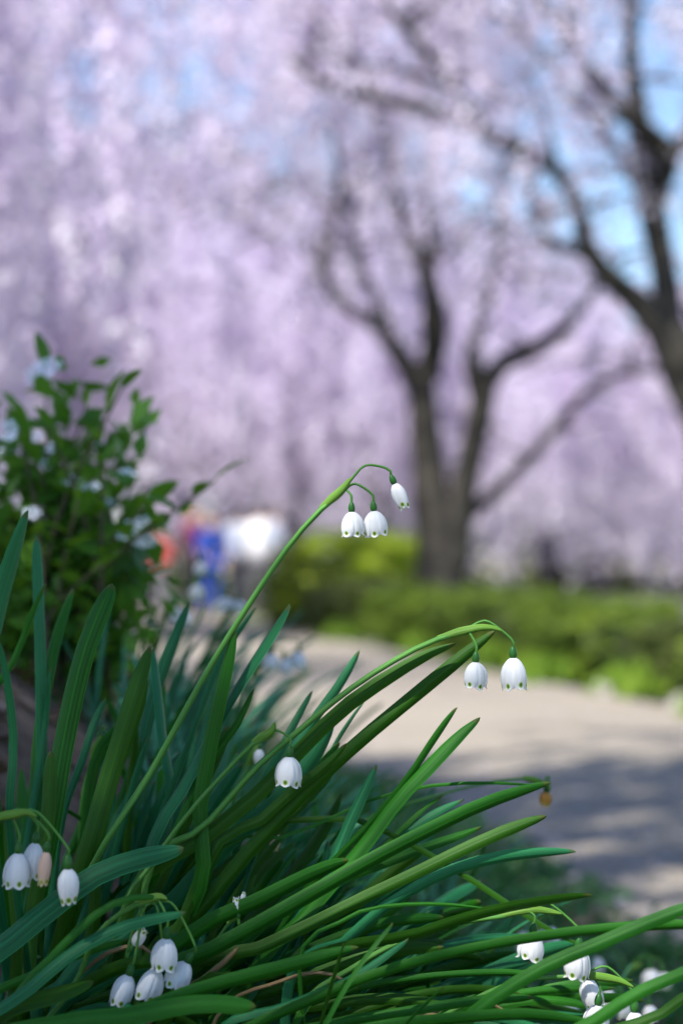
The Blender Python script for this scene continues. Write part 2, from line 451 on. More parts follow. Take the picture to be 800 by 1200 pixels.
# --- cherry with the forked trunk behind the hedge
g = at(522, 712, 20.0); g.z = -0.03
t1 = tag(empty('weeping_cherry_tree', g), 'weeping cherry with low forked trunk rising behind the yellow-green bush', 'tree', 'weeping cherries in bloom')
D = 20.0
trunk_from('trunk', t1, [(524, 735, D, 44), (520, 690, D, 37), (511, 620, D, 31), (500, 540, D, 23), (495, 470, D, 22), (498, 425, D, 20)], 0)
for pts in (
    [(496, 475, D, 19), (476, 430, D, 15), (440, 382, D, 11), (398, 352, D - .2, 9), (380, 322, D - .3, 8), (382, 285, D - .4, 8), (398, 230, D - .5, 6), (390, 150, D - .6, 4)],
    [(500, 440, D, 20), (512, 390, D + .1, 16), (500, 330, D + .2, 12), (470, 250, D + .3, 9), (455, 180, D + .4, 6), (430, 90, D + .4, 4)],
    [(508, 420, D, 15), (502, 360, D - .3, 10), (506, 290, D - .5, 8), (498, 215, D - .6, 6), (505, 120, D - .6, 4)],
    [(470, 415, D + .1, 8), (440, 350, D + .4, 8), (418, 300, D + .6, 7), (412, 250, D + .7, 6), (425, 170, D + .8, 4)],
    [(527, 665, D, 30), (534, 610, D, 24), (550, 540, D, 18), (562, 480, D, 17), (567, 445, D, 16)],
    [(563, 470, D, 15), (552, 425, D - .1, 11), (566, 365, D - .2, 9), (582, 310, D - .3, 8), (586, 250, D - .3, 6), (600, 150, D - .3, 4)],
    [(562, 465, D, 15), (590, 425, D + .1, 13), (635, 405, D + .2, 11), (668, 378, D + .3, 8), (692, 345, D + .3, 6), (730, 300, D + .3, 4)],
    [(534, 612, D, 14), (565, 588, D, 10), (605, 552, D, 8), (645, 508, D - .1, 7.5), (690, 458, D - .2, 7), (728, 438, D - .3, 6), (775, 432, D - .4, 4)]):
    trunk_from('limb', t1, pts, 0, 10)
add_twigs(t1, 5, 4, 5)
C, T, B = crown_points(3, 4.2, 7.8, 4.6, 3.5, 40, 15, 56, (1.15, 5.5), zl_j=0.3)
C[:, :2] += 0; off = Vector((-0.2, 0.6, 0))
C, T = with_extra(C + np.array(off), T, t1)
me = quad_cloud('crown', C, np.full(len(C), 0.062), T)
tag(local(link('crown', me, M['blossom'], smooth=False), t1), kind='stuff')
me = branch_mesh('branches', [b + np.array(off) for b in B], 0.05)
tag(local(link('branches', me, M['bark']), t1), kind='stuff')

# --- cherry leaning in from the right
D = 15.0
base2 = at(905, 768, D); base2.z = -0.03
t2 = tag(empty('weeping_cherry_tree', base2), 'weeping cherry with dark leaning trunk and long arching limb, beside the path hedge', 'tree', 'weeping cherries in bloom')
trunk_from('trunk', t2, [(905, 775, D, 52), (890, 680, D, 44), (862, 580, D, 38), (825, 480, D, 34), (795, 420, D, 31), (778, 385, D, 28)], 0)
for pts in (
    [(785, 400, D, 26), (745, 352, D, 20), (705, 318, D - .1, 16), (684, 280, D - .2, 13), (676, 235, D - .3, 12), (640, 190, D - .4, 11), (575, 160, D - .5, 10), (500, 130, D - .6, 9), (430, 112, D - .6, 8), (385, 100, D - .7, 7), (338, 68, D - .7, 4)],
    [(780, 395, D, 25), (778, 330, D + .1, 20), (766, 250, D + .2, 19), (756, 185, D + .2, 18), (740, 90, D + .2, 13), (738, 0, D + .2, 11), (730, -120, D + .2, 8)],
    [(768, 235, D + .2, 17), (782, 180, D, 15), (730, 130, D - .2, 11), (690, 80, D - .3, 9), (655, 30, D - .4, 8), (610, -40, D - .4, 6)],
    [(745, 215, D + .2, 9), (715, 165, D + .5, 7), (675, 120, D + .8, 6), (630, 60, D + 1, 5), (570, 5, D + 1.1, 4), (530, -50, D + 1.2, 3)],
    [(776, 180, D, 14), (800, 165, D - .2, 13), (840, 100, D - .4, 11), (880, 0, D - .6, 8)],
    [(575, 160, D - .5, 8), (530, 100, D - .6, 7), (490, 50, D - .7, 6), (450, 5, D - .7, 4)],
    [(690, 300, D - .1, 9), (650, 285, D + .1, 7), (630, 260, D + .3, 4), (620, 215, D + .4, 3)]):
    trunk_from('limb', t2, pts, 0, 10)
add_twigs(t2, 6, 6, 5, 2.6)
C, T, B = crown_points(8, 4.8, 7.8, 4.6, 3.4, 64, 13, 56, zl_j=0.35, gap=-0.14)
C = C + np.array([-0.7, 0.2, 0]); B = [b + np.array([-0.7, 0.2, 0]) for b in B]
C, T = with_extra(C, T, t2)
me = quad_cloud('crown', C, np.full(len(C), 0.060), T)
tag(local(link('crown', me, M['blossom'], smooth=False), t2), kind='stuff')
me = branch_mesh('branches', B, 0.05)
tag(local(link('branches', me, M['bark']), t2), kind='stuff')

SCREEN = []
# --- shared crowns for the trees behind and to the left
def far_tree_meshes(seed, R, H, zt, zlow, nb, per, dens, size):
    C, T, B = crown_points(seed, R, H, zt, zlow, nb, per, dens)
    cm = quad_cloud('far_crown', C, np.full(len(C), size), T)
    bm_ = branch_mesh('far_branches', B, 0.07)
    q = spline([(0, 0, -0.05, 0.36), (0.05, 0.02, 0.5, 0.28), (-0.05, 0.05, 1.6, 0.22), (0.08, -0.04, zt * 0.8, 0.19), (0, 0, zt + 0.1, 0.15)], 20)
    tm = tube_mesh('far_trunk', q, q[:, 3], 14, 0.25)
    for me, mt in ((cm, 'blossom'), (bm_, 'bark'), (tm, 'bark')): me.materials.append(M[mt])
    return tm, bm_, cm
FT = [far_tree_meshes(21, 4.8, 7.2, 3.0, 0.1, 56, 18, 42, 0.085),
      far_tree_meshes(22, 4.6, 7.8, 3.2, 0.1, 56, 18, 42, 0.085)]
def far_tree(x, y, var, rz, sc, label, sz=None):
    o = tag(empty('weeping_cherry_tree', (x, y, -0.03), rz), label, 'tree', 'weeping cherries in bloom')
    o.scale = (sc, sc, sz or sc)
    for nm, me in zip(('trunk', 'branches', 'crown'), FT[var]):
        c = bpy.data.objects.new(nm, me); COL.objects.link(c); c.parent = o
        if nm != 'trunk': c['kind'] = 'stuff'
    return o
BACK = 'pale pink weeping cherry with strands down to the ground, beyond the forked trunk'
LEFTL = 'dense weeping cherry curtain beside the path behind the white-flowered shrub'
MID = 'pale pink weeping cherry behind the long arching limb of the leaning cherry'
FARL = 'pale pink weeping cherry standing beyond the people on the path'
for i, (x, y, var, rz, sc, sz, lab) in enumerate((
        (-5.4, 19.0, 0, 0.4, 1.00, 1.15, LEFTL), (-9.5, 27.0, 1, 1.9, 1.05, 1.25, LEFTL), (-4.2, 42.5, 0, 2.6, 1.0, 1.45, FARL),
        (5.8, 26.5, 1, 3.3, 0.95, 0.60, MID), (0.6, 37.5, 0, 4.4, 1.0, 1.1, BACK), (6.8, 35.0, 1, 5.2, 1.1, 0.72, MID),
        (-1.0, 46.0, 1, 0.9, 1.15, 1.45, FARL), (2.2, 44.0, 0, 1.4, 1.15, 1.1, BACK), (-7.0, 45.0, 1, 2.2, 1.3, 1.5, FARL),
        (10.5, 46.0, 0, 3.0, 1.2, 0.95, MID), (-11.5, 37.0, 0, 3.9, 1.3, 1.4, LEFTL), (-2.5, 55.0, 0, 5.0, 1.5, 1.3, FARL),
        (6.0, 58.0, 1, 5.8, 1.5, 1.0, BACK), (13.5, 60.0, 0, 0.2, 1.6, 1.1, MID), (-9.5, 66.0, 1, 0.7, 1.7, 1.6, FARL), (0.5, 70.0, 0, 1.1, 1.7, 1.2, BACK),
        (9.5, 74.0, 1, 2.8, 1.8, 1.1, BACK), (-17.0, 62.0, 0, 2.0, 1.7, 1.6, LEFTL), (18.5, 78.0, 0, 3.6, 1.8, 1.1, MID))):
    far_tree(x, y, var, rz, sc, lab, sz)
# clipped evergreen bank closing the park behind the cherries
for i in range(9):
    x = -24 + i * 6.0; y = 84 + 2.0 * math.sin(i * 1.7)
    SCREEN.append((x, y))

# --- the big cherry that shades the bed: it stands behind the photographer, its fringe hangs into the view
t0 = tag(empty('weeping_cherry_tree', (-3.8, 0.5, -0.03)), 'spreading weeping cherry whose shaded fringe hangs over the flower bed', 'tree', 'weeping cherries in bloom')
q = spline([(0, 0, -0.05, 0.42), (0.1, 0.0, 0.6, 0.32), (0.25, 0.1, 1.8, 0.28), (0.1, 0.2, 3.2, 0.24), (0.2, 0.1, 4.0, 0.2)], 22)
me = tube_mesh('trunk', q, q[:, 3], 14, 0.25); local(link('trunk', me, M['bark']), t0)
C, T, B = crown_points(33, 5.0, 6.4, 3.7, 3.2, 84, 21, 60, zl_j=0.12, gap=-0.45)
me = quad_cloud('crown', C, np.full(len(C), 0.062), T)
tag(local(link('crown', me, M['blossom'], smooth=False), t0), kind='stuff')
me = branch_mesh('branches', B, 0.06)
tag(local(link('branches', me, M['bark']), t0), kind='stuff')

# --- the cherry left of the path whose high fringe shades the middle of the path
tl = tag(empty('weeping_cherry_tree', (-4.6, 10.2, -0.03)), 'weeping cherry with high-hung fringe over the middle of the path, above the shrub', 'tree', 'weeping cherries in bloom')
q = spline([(0, 0, -0.05, 0.38), (-0.1, 0.0, 0.6, 0.3), (-0.2, 0.1, 1.8, 0.26), (-0.1, 0.2, 3.0, 0.22), (0, 0.1, 3.8, 0.18)], 22)
me = tube_mesh('trunk', q, q[:, 3], 14, 0.25); local(link('trunk', me, M['bark']), tl)
C, T, B = crown_points(37, 3.9, 6.2, 3.4, 2.4, 52, 16, 52, zl_j=0.15)
me = quad_cloud('crown', C, np.full(len(C), 0.062), T)
tag(local(link('crown', me, M['blossom'], smooth=False), tl), kind='stuff')
me = branch_mesh('branches', B, 0.05)
tag(local(link('branches', me, M['bark']), tl), kind='stuff')

# ------------------------------------------------------------------ hedge shrubs along the far side of the path
def hedge_meshes(seed, n, L, Wd, H):
    r_ = np.random.default_rng(seed)
    P = r_.uniform(-1, 1, (n, 3)); m = np.abs(P) ** 3.5
    rr = m.sum(1) ** (1 / 3.5)
    P = P / rr[:, None] * (r_.uniform(0.55, 1, n) ** 0.5)[:, None]
    nz = np.array([noise.noise(Vector((p[0] * 2.6 + seed, p[1] * 2.6, p[2] * 2.2))) for p in P])
    nz2 = np.array([noise.noise(Vector((p[0] * 1.1 + seed * 3, p[1] * 3.0, 0))) for p in P])
    P *= (1 + 0.34 * nz)[:, None]; P[:, 2] *= 1 + 0.35 * nz2
    keep = nz + r_.uniform(-0.3, 0.5, n) > -0.12
    P = P[keep]; nn = P / np.linalg.norm(P, axis=1, keepdims=True)
    C = P * np.array([Wd / 2, L / 2, H / 2]) + np.array([0, 0, H / 2])
    C[:, 2] = np.maximum(C[:, 2], 0.02)
    me = quad_cloud('hedge_foliage', C, np.full(len(C), 0.042), r_.uniform(0, 1, len(C)), 1.3, nn, 0.4)
    st = []
    for _ in range(9):
        a = r_.uniform(0, 6.28); rr = r_.uniform(0.2, 0.8)
        e = np.array([math.cos(a) * rr * Wd / 2, math.sin(a) * rr * L / 2, H * 0.85])
        st.append(np.array([e * [0.35, 0.5, 0] + [0, 0, -0.04], e * [0.6, 0.7, 0.5], e]))
    sm = branch_mesh('hedge_stems', st, 0.014)
    sm.materials.append(M['bark'])
    return me, sm
HV = [hedge_meshes(s, 9000, 1.0, 1.0, 1.0) for s in (1, 2, 3)]
FOL = {}
def hedge(x, y, L, Wd, H, var, mat, label, rz=0.16):
    o = tag(empty('hedge_shrub', (x, y, -0.03), rz), label, 'hedge', 'shrubs along the far path edge')
    o.scale = (Wd, L, H * (0.87 if y < 24 and H < 1 else 1))
    k = (var, mat)
    if k not in FOL:
        me = HV[var][0].copy(); me.materials.append(M[mat]); FOL[k] = me
    c = bpy.data.objects.new('foliage', FOL[k]); COL.objects.link(c); c.parent = o; c['kind'] = 'stuff'
    c = bpy.data.objects.new('stems', HV[var][1]); COL.objects.link(c); c.parent = o
    return o
for y, L, Wd, H, var, mat, dx, lab in (
        (7.4, 1.5, 0.75, 0.50, 0, 'hedge', 0.52, 'leafy green hedge shrub with pale stones and grass at its foot'),
        (8.9, 1.6, 0.75, 0.53, 1, 'hedge', 0.48, 'leafy green hedge shrub next in line after the one with pale stones'),
        (10.2, 1.1, 0.60, 0.46, 2, 'hedge_dull', 0.50, 'dull brownish hedge shrub set between two greener ones'),
        (11.9, 1.9, 0.80, 0.57, 0, 'hedge', 0.45, 'green hedge shrub just past the brownish one'),
        (14.4, 2.3, 0.90, 0.60, 1, 'hedge', 0.50, 'broad green hedge shrub in front of the forked cherry trunk'),
        (17.2, 2.4, 0.90, 0.60, 2, 'hedge', 0.50, 'green hedge shrub below the yellow-green bush'),
        (20.6, 3.0, 1.00, 0.70, 0, 'hedge_dull', 0.50, 'dull olive hedge shrub at the far bend of the path'),
        (24.4, 3.2, 1.10, 0.78, 1, 'hedge_dull', 0.50, 'dark olive hedge shrub farthest along the path beside the people')):
    hedge(edge_far(y) + dx, y, L * 0.88, Wd, H, var, mat, lab)
b = hedge(0.25, 23.6, 1.8, 1.8, 1.12, 2, 'hedge_bright', 'bright yellow-green rounded bush left of the forked cherry trunk', 0.8)
b['group'] = 'bushes behind the hedge'; b.name = 'rounded_bush'

for i, (x, y) in enumerate(SCREEN):
    o = hedge(x, y, 7.5, 3.0, 2.6 + 0.3 * math.sin(i * 2.3), i % 3, 'hedge_dull', 'tall dull evergreen screen shrub closing the park behind the cherries', 1.57)
    o['group'] = 'evergreen screen behind the cherries'; o.name = 'screen_shrub'

# grass tufts at the foot of the hedge
C = []; N = []
for _ in range(46):
    y = rng.choice((6.9, 7.7, 8.6, 10.1, 11.4, 13.2, 15.5, 19.0)) + rng.gauss(0, .22); x = edge_far(y) + rng.uniform(-0.04, 0.18)
    for _ in range(90):
        r = abs(rng.gauss(0, 0.07)); a = rng.uniform(0, 6.28)
        C.append((x + r * math.cos(a), y + 1.6 * r * math.sin(a), rng.uniform(0.0, 0.17) * math.exp(-r * 6)))
C = np.array(C); n = len(C)
nn = np.stack([NR.normal(size=n), NR.normal(size=n), np.zeros(n)], 1)
me = quad_cloud('grass_tufts', C, np.full(n, 0.045), NR.uniform(0, 1, n), 1.5, nn, 0.8)
tag(link('grass', me, M['grass']), 'bright green grass tufts along the foot of the hedge', 'grass', kind='stuff')

# border stones
def rock(loc, sx, sy, sz, seed, label):
    bm = bmesh.new(); bmesh.ops.create_icosphere(bm, subdivisions=3, radius=1)
    for vt in bm.verts:
        k = 1 + 0.22 * noise.noise(vt.co * 1.3 + Vector((seed, 0, 0))) + 0.07 * noise.noise(vt.co * 4 + Vector((seed, 3, 0)))
        vt.co = Vector((vt.co.x * sx * k, vt.co.y * sy * k, max(-0.3, vt.co.z) * sz * k))
    me = bpy.data.meshes.new('border_stone'); bm.to_mesh(me); bm.free()
    o = link('border_stone', me, M['stone']); o.location = loc
    return tag(o, label, 'stone', 'stones edging the path')
for i, (y, dx, s) in enumerate(((7.05, 0.06, 0.11), (7.6, 0.10, 0.09), (8.3, 0.05, 0.13), (9.2, 0.08, 0.10), (10.3, 0.05, 0.12), (11.6, 0.08, 0.10))):
    rock((edge_far(y) + dx, y, 0.0), s * 0.8, s * 1.3, s * 0.62, i * 5.0, 'pale rounded stone edging the path under the hedge')

# ------------------------------------------------------------------ people at the far end of the path
def skin_obj(name, V, E, Rr, parent, mat, root=0):
    me = bpy.data.meshes.new(name); me.from_pydata(V, E, [])
    o = bpy.data.objects.new(name, me); COL.objects.link(o); o.parent = parent
    me.materials.append(mat)
    md = o.modifiers.new('Skin', 'SKIN')
    sk = me.skin_vertices[0].data
    for i, r in enumerate(Rr):
        sk[i].radius = (r, r) if not isinstance(r, tuple) else r
    sk[root].use_root = True
    md.use_smooth_shade = True
    sd = o.modifiers.new('Sub', 'SUBSURF'); sd.levels = sd.render_levels = 1
    return o

def person(loc, rz, sc, top, bottom, label, arm=(0, 0), lean=0.0, stride=0.0):
    o = tag(empty('person', loc, rz), label, 'person', 'visitors at the far end of the path'); o.scale = (sc,) * 3
    V = [(0, 0, .94), (0, -lean * .3, 1.15), (0, -lean * .8, 1.35), (0, -lean, 1.46), (0, -lean - .02, 1.56), (0, -lean - .01, 1.66)]
    Rr = [(.135, .10), (.125, .10), (.15, .105), .055, (.075, .09), .06]
    E = [(0, 1), (1, 2), (2, 3), (3, 4), (4, 5)]
    def add(p, r, frm): V.append(p); Rr.append(r); E.append((frm, len(V) - 1)); return len(V) - 1
    add((0, -lean - .13, 1.555), .012, 4)                                    # nose
    for s in (-1, 1): add((s * .085, -lean, 1.565), .014, 4)                 # ears
    sleeves = []; legs = []
    for s, af in ((-1, arm[0]), (1, arm[1])):
        sh = (s * .17, -lean * .8, 1.39); el = (s * .245, -lean * .8 - .10 * af, 1.13)
        wr = (s * (.25 - .08 * af), -lean * .8 - .06 - .26 * af, .90 + .28 * af); hd = (s * (.25 - .10 * af), wr[1] - .04 - .05 * af, wr[2] - .07 + .05 * af)
        i = add(sh, .062, 2); j = add(el, .043, i); k = add(wr, .030, j); h = add(hd, (.036, .024), k)
        sleeves.append([sh, el, wr])
        dv = Vector(hd) - Vector(wr); dv.normalize()
        for q, L in ((-1.5, .062), (-.5, .075), (.5, .08), (1.5, .07)):
            p = Vector(hd) + dv * L + Vector((0.006 * s, q * .018, -.004)); add(tuple(p), .009, h)
        add((hd[0] - s * .03, hd[1] - .045, hd[2] + .01), .011, h)           # thumb
        hip = (s * .09, 0, .88); kn = (s * .10, -.03 - stride * s * .6, .49); an = (s * .105, .03 - stride * s, .08); toe = (s * .12, -.14 - stride * s, .035)
        i = add(hip, .085, 0); j = add(kn, .058, i); k = add(an, .04, j); add(toe, (.04, .03), k)
        legs.append([hip, kn, an, toe])
    skin_obj('body', V, E, Rr, o, M['skin'])
    # clothing: jacket, trousers, shoes, hair
    JV = [(0, 0, .86), (0, 0, .98), (0, -lean * .35, 1.15), (0, -lean * .8, 1.35), (0, -lean, 1.45)]; JR = [(.165, .13), (.165, .13), (.155, .125), (.175, .125), .07]
    JE = [(0, 1), (1, 2), (2, 3), (3, 4)]
    for sl in sleeves:
        n0 = len(JV); JV += sl; JR += [.080, .058, .046]; JE += [(3, n0), (n0, n0 + 1), (n0 + 1, n0 + 2)]
    skin_obj('jacket', JV, JE, JR, o, M[top])
    TV = [(0, 0, .93)]; TR = [(.148, .115)]; TE = []
    for lg in legs:
        n0 = len(TV); TV += lg[:3]; TR += [.100, .074, .060]; TE += [(0, n0), (n0, n0 + 1), (n0 + 1, n0 + 2)]
    skin_obj('trousers', TV, TE, TR, o, M[bottom])
    for lg in legs:
        a, t = lg[2], lg[3]
        skin_obj('shoe', [(a[0], a[1] + .03, .05), (a[0], a[1] - .05, .05), (t[0], t[1] - .02, .04)], [(0, 1), (1, 2)], [.05, .05, .042], o, M['c_dark'])
    bm = bmesh.new(); bmesh.ops.create_uvsphere(bm, u_segments=16, v_segments=10, radius=1)
    bmesh.ops.delete(bm, geom=[vt for vt in bm.verts if vt.co.z < -0.45 or (vt.co.y < -0.35 and vt.co.z < 0.35)], context='VERTS')
    for vt in bm.verts: vt.co = Vector((vt.co.x * .095, vt.co.y * .112 - lean, vt.co.z * .115 + 1.605))
    me = bpy.data.meshes.new('hair'); bm.to_mesh(me); bm.free()
    local(link('hair', me, M['hair']), o)
    return o
def ground_at(px, d):
    p = at(px, 700, d); return (p.x, p.y, 0.0)
person(ground_at(302, 31), 2.6, 1.0, 'c_white', 'c_grey', 'person in a white jacket with arms raised in front on the far path', (1, .7), .04, .08)
person(ground_at(278, 33), 2.9, 1.0, 'c_pale', 'c_dark', 'person in pale grey top and dark trousers beside the blue-jacketed one', (.3, 1), .02, .1)
person(ground_at(318, 30), 1.9, 0.97, 'c_pale', 'c_grey', 'person in a pale blue-grey jacket standing nearest the dark olive hedge', (.5, .9), .03, .06)
person(ground_at(247, 29), 0.4, 0.88, 'c_blue', 'c_blue', 'child dressed all in blue standing on the far path', (.4, .2), .03, .05)
person(ground_at(226, 31), 0.9, 1.0, 'c_maroon', 'c_dark', 'person in a maroon jacket standing behind the shrub twig', (.2, .6), .02, .05)
person(ground_at(190, 28), -0.5, 0.74, 'c_red', 'c_grey', 'child in a red jacket seen past the shrub', (.8, .8), .05, .05)
person(ground_at(476, 44), 1.2, 1.0, 'c_blue', 'c_dark', 'person in a blue jacket half hidden by the forked cherry trunk', (.2, .3), .02, .1)

# ------------------------------------------------------------------ snowflake plants: strap leaves, stalks, bells
def strap(name, C, width, roll0, roll1, taper=0.07, view=None, chan=0.16, thick=0.0007):
    """C: k x 3 centre line from base to tip; a channelled strap leaf with blunt tip"""
    C = np.asarray(C, float); tt = np.r_[np.linspace(0, .92, 20), .945, .965, .98, .99, .996, 1.0]; src = np.linspace(0, 1, len(C))
    C = np.stack([np.interp(tt, src, C[:, k]) for k in range(3)], 1)
    sd_ = float(C[-1, 0] * 91 + C[-1, 2] * 57)
    n = len(C); v = []; f = []; uv = []
    US = (-1, -.55, 0, .55, 1, .55, 0, -.55)
    for i in range(n):
        t = tt[i]
        tg = Vector(C[min(i + 1, n - 1)] - C[max(i - 1, 0)]).normalized()
        vd = (Vector(C[i]) - view).normalized() if view is not None else Vector((0, 0, -1))
        s = tg.cross(vd)
        if s.length < 1e-3: s = tg.cross(Vector((0, 1, 0.1)))
        s.normalize()
        s = Matrix.Rotation(roll0 + (roll1 - roll0) * t + 0.25 * noise.noise(Vector((t * 3.5, sd_, 5))), 3, tg) @ s
        nn = s.cross(tg)
        w = width * (0.62 + 0.38 * min(1, t * 3.0))
        e = (1 - t) / taper
        if e < 1: w *= max(0.05, math.sqrt(max(0, 1 - (1 - e) ** 2)))
        w *= 1 - 0.12 * max(0, t - 0.5) + 0.06 * noise.noise(Vector((t * 6, sd_, 0)))
        for k, u in enumerate(US):
            h = chan * u * u * w - (thick * (1.2 - abs(u)) if k >= 5 else 0)
            v.append(Vector(C[i]) + s * (u * w / 2) + nn * h); uv.append((u * 0.5 + 0.5, t))
    m = 8
    for i in range(n - 1):
        for k in range(m):
            k2 = (k + 1) % m
            f.append((i * m + k, i * m + k2, (i + 1) * m + k2, (i + 1) * m + k))
    f.append(tuple(range((n - 1) * m, n * m)))
    me = mesh_py(name, v, f, uv)
    ks = np.empty(len(me.edges) * 2, 'i'); me.edges.foreach_get('vertices', ks); ks = ks.reshape(-1, 2)
    sharp = (ks[:, 0] % m == ks[:, 1] % m) & ((ks[:, 0] % m == 0) | (ks[:, 0] % m == 4))
    a = me.attributes.new('sharp_edge', 'BOOLEAN', 'EDGE'); a.data.foreach_set('value', sharp)
    return me

# --- bell meshes (local: top at origin, hanging along -Z, one unit = 1 mm scaled to metres)
def bell_mesh(name, L, R, open_=1.0, seed=0, mat='bell'):
    r_ = random.Random(seed)
    pv = [0, .06, .14, .25, .38, .52, .66, .78, .86, .92, .96, 1.0]
    pr = [.24, .46, .64, .81, .92, .98, 1.0, .97, .935, .93, .965, 1.04]
    v = []; f = []; uv = []
    for k in range(6):
        th0 = k * math.pi / 3 + r_.uniform(-.05, .05); inner = k % 2
        fr = R * ((0.94 if inner else 1.04) + r_.uniform(-.015, .015)); LL = L * r_.uniform(.95, 1.04); flare = r_.uniform(0.5, 1.5)
        o = len(v); NU = 9
        for i, q in enumerate(pv):
            rr = fr * (pr[i] if i < 8 else (.97 + (pr[i] - .97) * flare)) * (1 if open_ == 1 else (1 - (1 - open_) * q ** 1.3))
            hw = math.radians(37) if q < .74 else math.radians(37) * math.sqrt(max(0.0, 1 - ((q - .74) / .262) ** 2.0))
            for j in range(NU):
                u = -1 + 2 * j / (NU - 1)
                th = th0 + u * hw
                dr = rr * (1 - .035 * u * u + (.015 if not inner else 0)) + 0.02 * R * math.cos(u * 9) * (q > .2)
                v.append((dr * math.cos(th), dr * math.sin(th), -LL * q - 0.02 * L * math.sin(q * 3)))
                uv.append((u * hw * rr * 100, (1 - q) * LL * 100))
        for i in range(len(pv) - 1):
            for j in range(NU - 1):
                a = o + i * NU + j
                f.append((a, a + 1, a + NU + 1, a + NU))
    me = mesh_py(name, v, f, uv); me.materials.append(M[mat])
    me.polygons.foreach_set('use_smooth', [True] * len(me.polygons)); return me
BELL = {'open': [bell_mesh('bell_open', .0158, .0076, o, s) for s, o in ((1, 1), (2, .97), (3, 1.04), (8, .93), (9, 1.02), (10, .99))],
        'half': [bell_mesh('bell_half', .0160, .0068, .80, 4)],
        'bud': [bell_mesh('bell_bud', .0165, .0058, .55, 5)],
        'old': [bell_mesh('bell_old', .0165, .0050, .60, 6, 'bell_old')],
        'dried': [bell_mesh('bell_dried', .0140, .0048, .60, 7, 'bell_orange')]}
def ovary_mesh():
    bm = bmesh.new(); bmesh.ops.create_uvsphere(bm, u_segments=12, v_segments=10, radius=1)
    for vt in bm.verts:
        k = 1 - 0.18 * vt.co.z
        vt.co = Vector((vt.co.x * .0023 * k, vt.co.y * .0023 * k, vt.co.z * .0040 + .0030))
    me = bpy.data.meshes.new('ovary'); bm.to_mesh(me); bm.free(); me.materials.append(M['ovary'])
    me.polygons.foreach_set('use_smooth', [True] * len(me.polygons)); return me
OV = ovary_mesh()

def hang(parent, top, bot, kind, size, seed):
    """a bell (with its ovary) from world point top towards bot under a flower stalk"""
    ax = (top - bot).normalized(); qt = ax.to_track_quat('Z', 'Y')
    r_ = random.Random(seed)
    me = r_.choice(BELL[kind])
    e = (qt.to_matrix() @ Matrix.Rotation(r_.uniform(0, 6.28), 3, 'Z')).to_euler()
    ln = (top - bot).length
    out = []
    for nm, mm, sc in (('bell', me, (size, size, ln / .0158)), ('ovary', OV, (size,) * 3)):
        o = bpy.data.objects.new(nm, mm); COL.objects.link(o); o.parent = parent
        o.location = top - wloc(parent); o.rotation_euler = e; o.scale = sc; out.append(o)
    return ax

def flower_stalk(plant, base, pts, d, bells, spathe=None, rad=0.0021, dbase=None):
    """pts: photo pixels of the stalk up to the umbel; bells: (top px, top py, bottom px, bottom py, kind, width px[, depth])"""
    w = [base] + [at(px, py, d if len(rest) == 0 else rest[0]) for px, py, *rest in pts]
    q = spline(w, 30)
    rr = [rad * (1.15 - 0.35 * i / 29) for i in range(30)]
    st = link('flower_stalk', tube_mesh('flower_stalk', q, rr, 9), M['scape'], plant)
    end = Vector(q[-1])
    if spathe:
        P = spline([Vector(q[-2])] + [at(px, py, d - 0.003) for px, py in spathe], 12)
        link('spathe', strap('spathe', P, 0.0058, 0.5, 0.2, taper=0.75, view=CAM, chan=0.35), M['spathe'], st)
    for i, (tx, ty, bx_, by_, kind, wpx, *dd) in enumerate(bells):
        db = dd[0] if dd else d + 0.004 * ((i % 3) - 1)
        top, bot = at(tx, ty, db), at(bx_, by_, db)
        size = wpx * d / FPX / {'open': .0154, 'half': .0128, 'bud': .0098, 'old': .0090, 'dried': .0088}[kind]
        ax = hang(st, top, bot, kind, size, 100 * len(plant.children) + i)
        tip = top + ax * 0.0065 * size
        mid = end.lerp(tip, 0.55) + Vector((0, 0, 0.28 * (tip - end).length)) + ax * 0.002
        P = spline([end - Vector((0, 0, .001)), end.lerp(mid, 0.55) + Vector((0, 0, .002)), mid, tip + ax * .004, tip - ax * .001], 14)
        link('pedicel', tube_mesh('pedicel', P, [0.0008] * 14, 6), M['scape'], st)
    return st

def plant(x, y, label, group='snowflake plants in the bed'):
    return tag(empty('snowflake_plant', (x, y, bed_z(x, y) - 0.004)), label, 'flower', group)

def base_of(p, s=0.022):
    x = p.location.x + rng.gauss(0, s); y = p.location.y + rng.gauss(0, s)
    return Vector((x, y, bed_z(x, y) - 0.01))

PX = 1.2 / FPX                                        # metres per photo pixel on the focus plane
def leaf(pl, pts, wpx, mat, d0=1.20, d1=None, roll=0.25, twist=0.25, taper=0.07):
    d1 = d0 if d1 is None else d1
    n = len(pts)
    w = [base_of(pl)] + [at(px, py, d0 + (d1 - d0) * i / max(1, n - 1)) for i, (px, py) in enumerate(pts)]
    C = spline(w, 26)
    roll = rng.uniform(0.05, 0.85)
    r0 = roll * rng.choice((-1, 1)); r1 = r0 + twist * rng.uniform(-1, 1)
    me = strap('leaf', C, wpx * 0.88 * PX / max(.6, math.cos(roll)), r0, r1, rng.uniform(.06, .16), view=CAM)
    return link('leaf', me, M[{'o': 'leaf_olive', 't': 'leaf_teal', 'g': 'leaf_green', 'd': 'leaf_dead'}[mat]], pl)

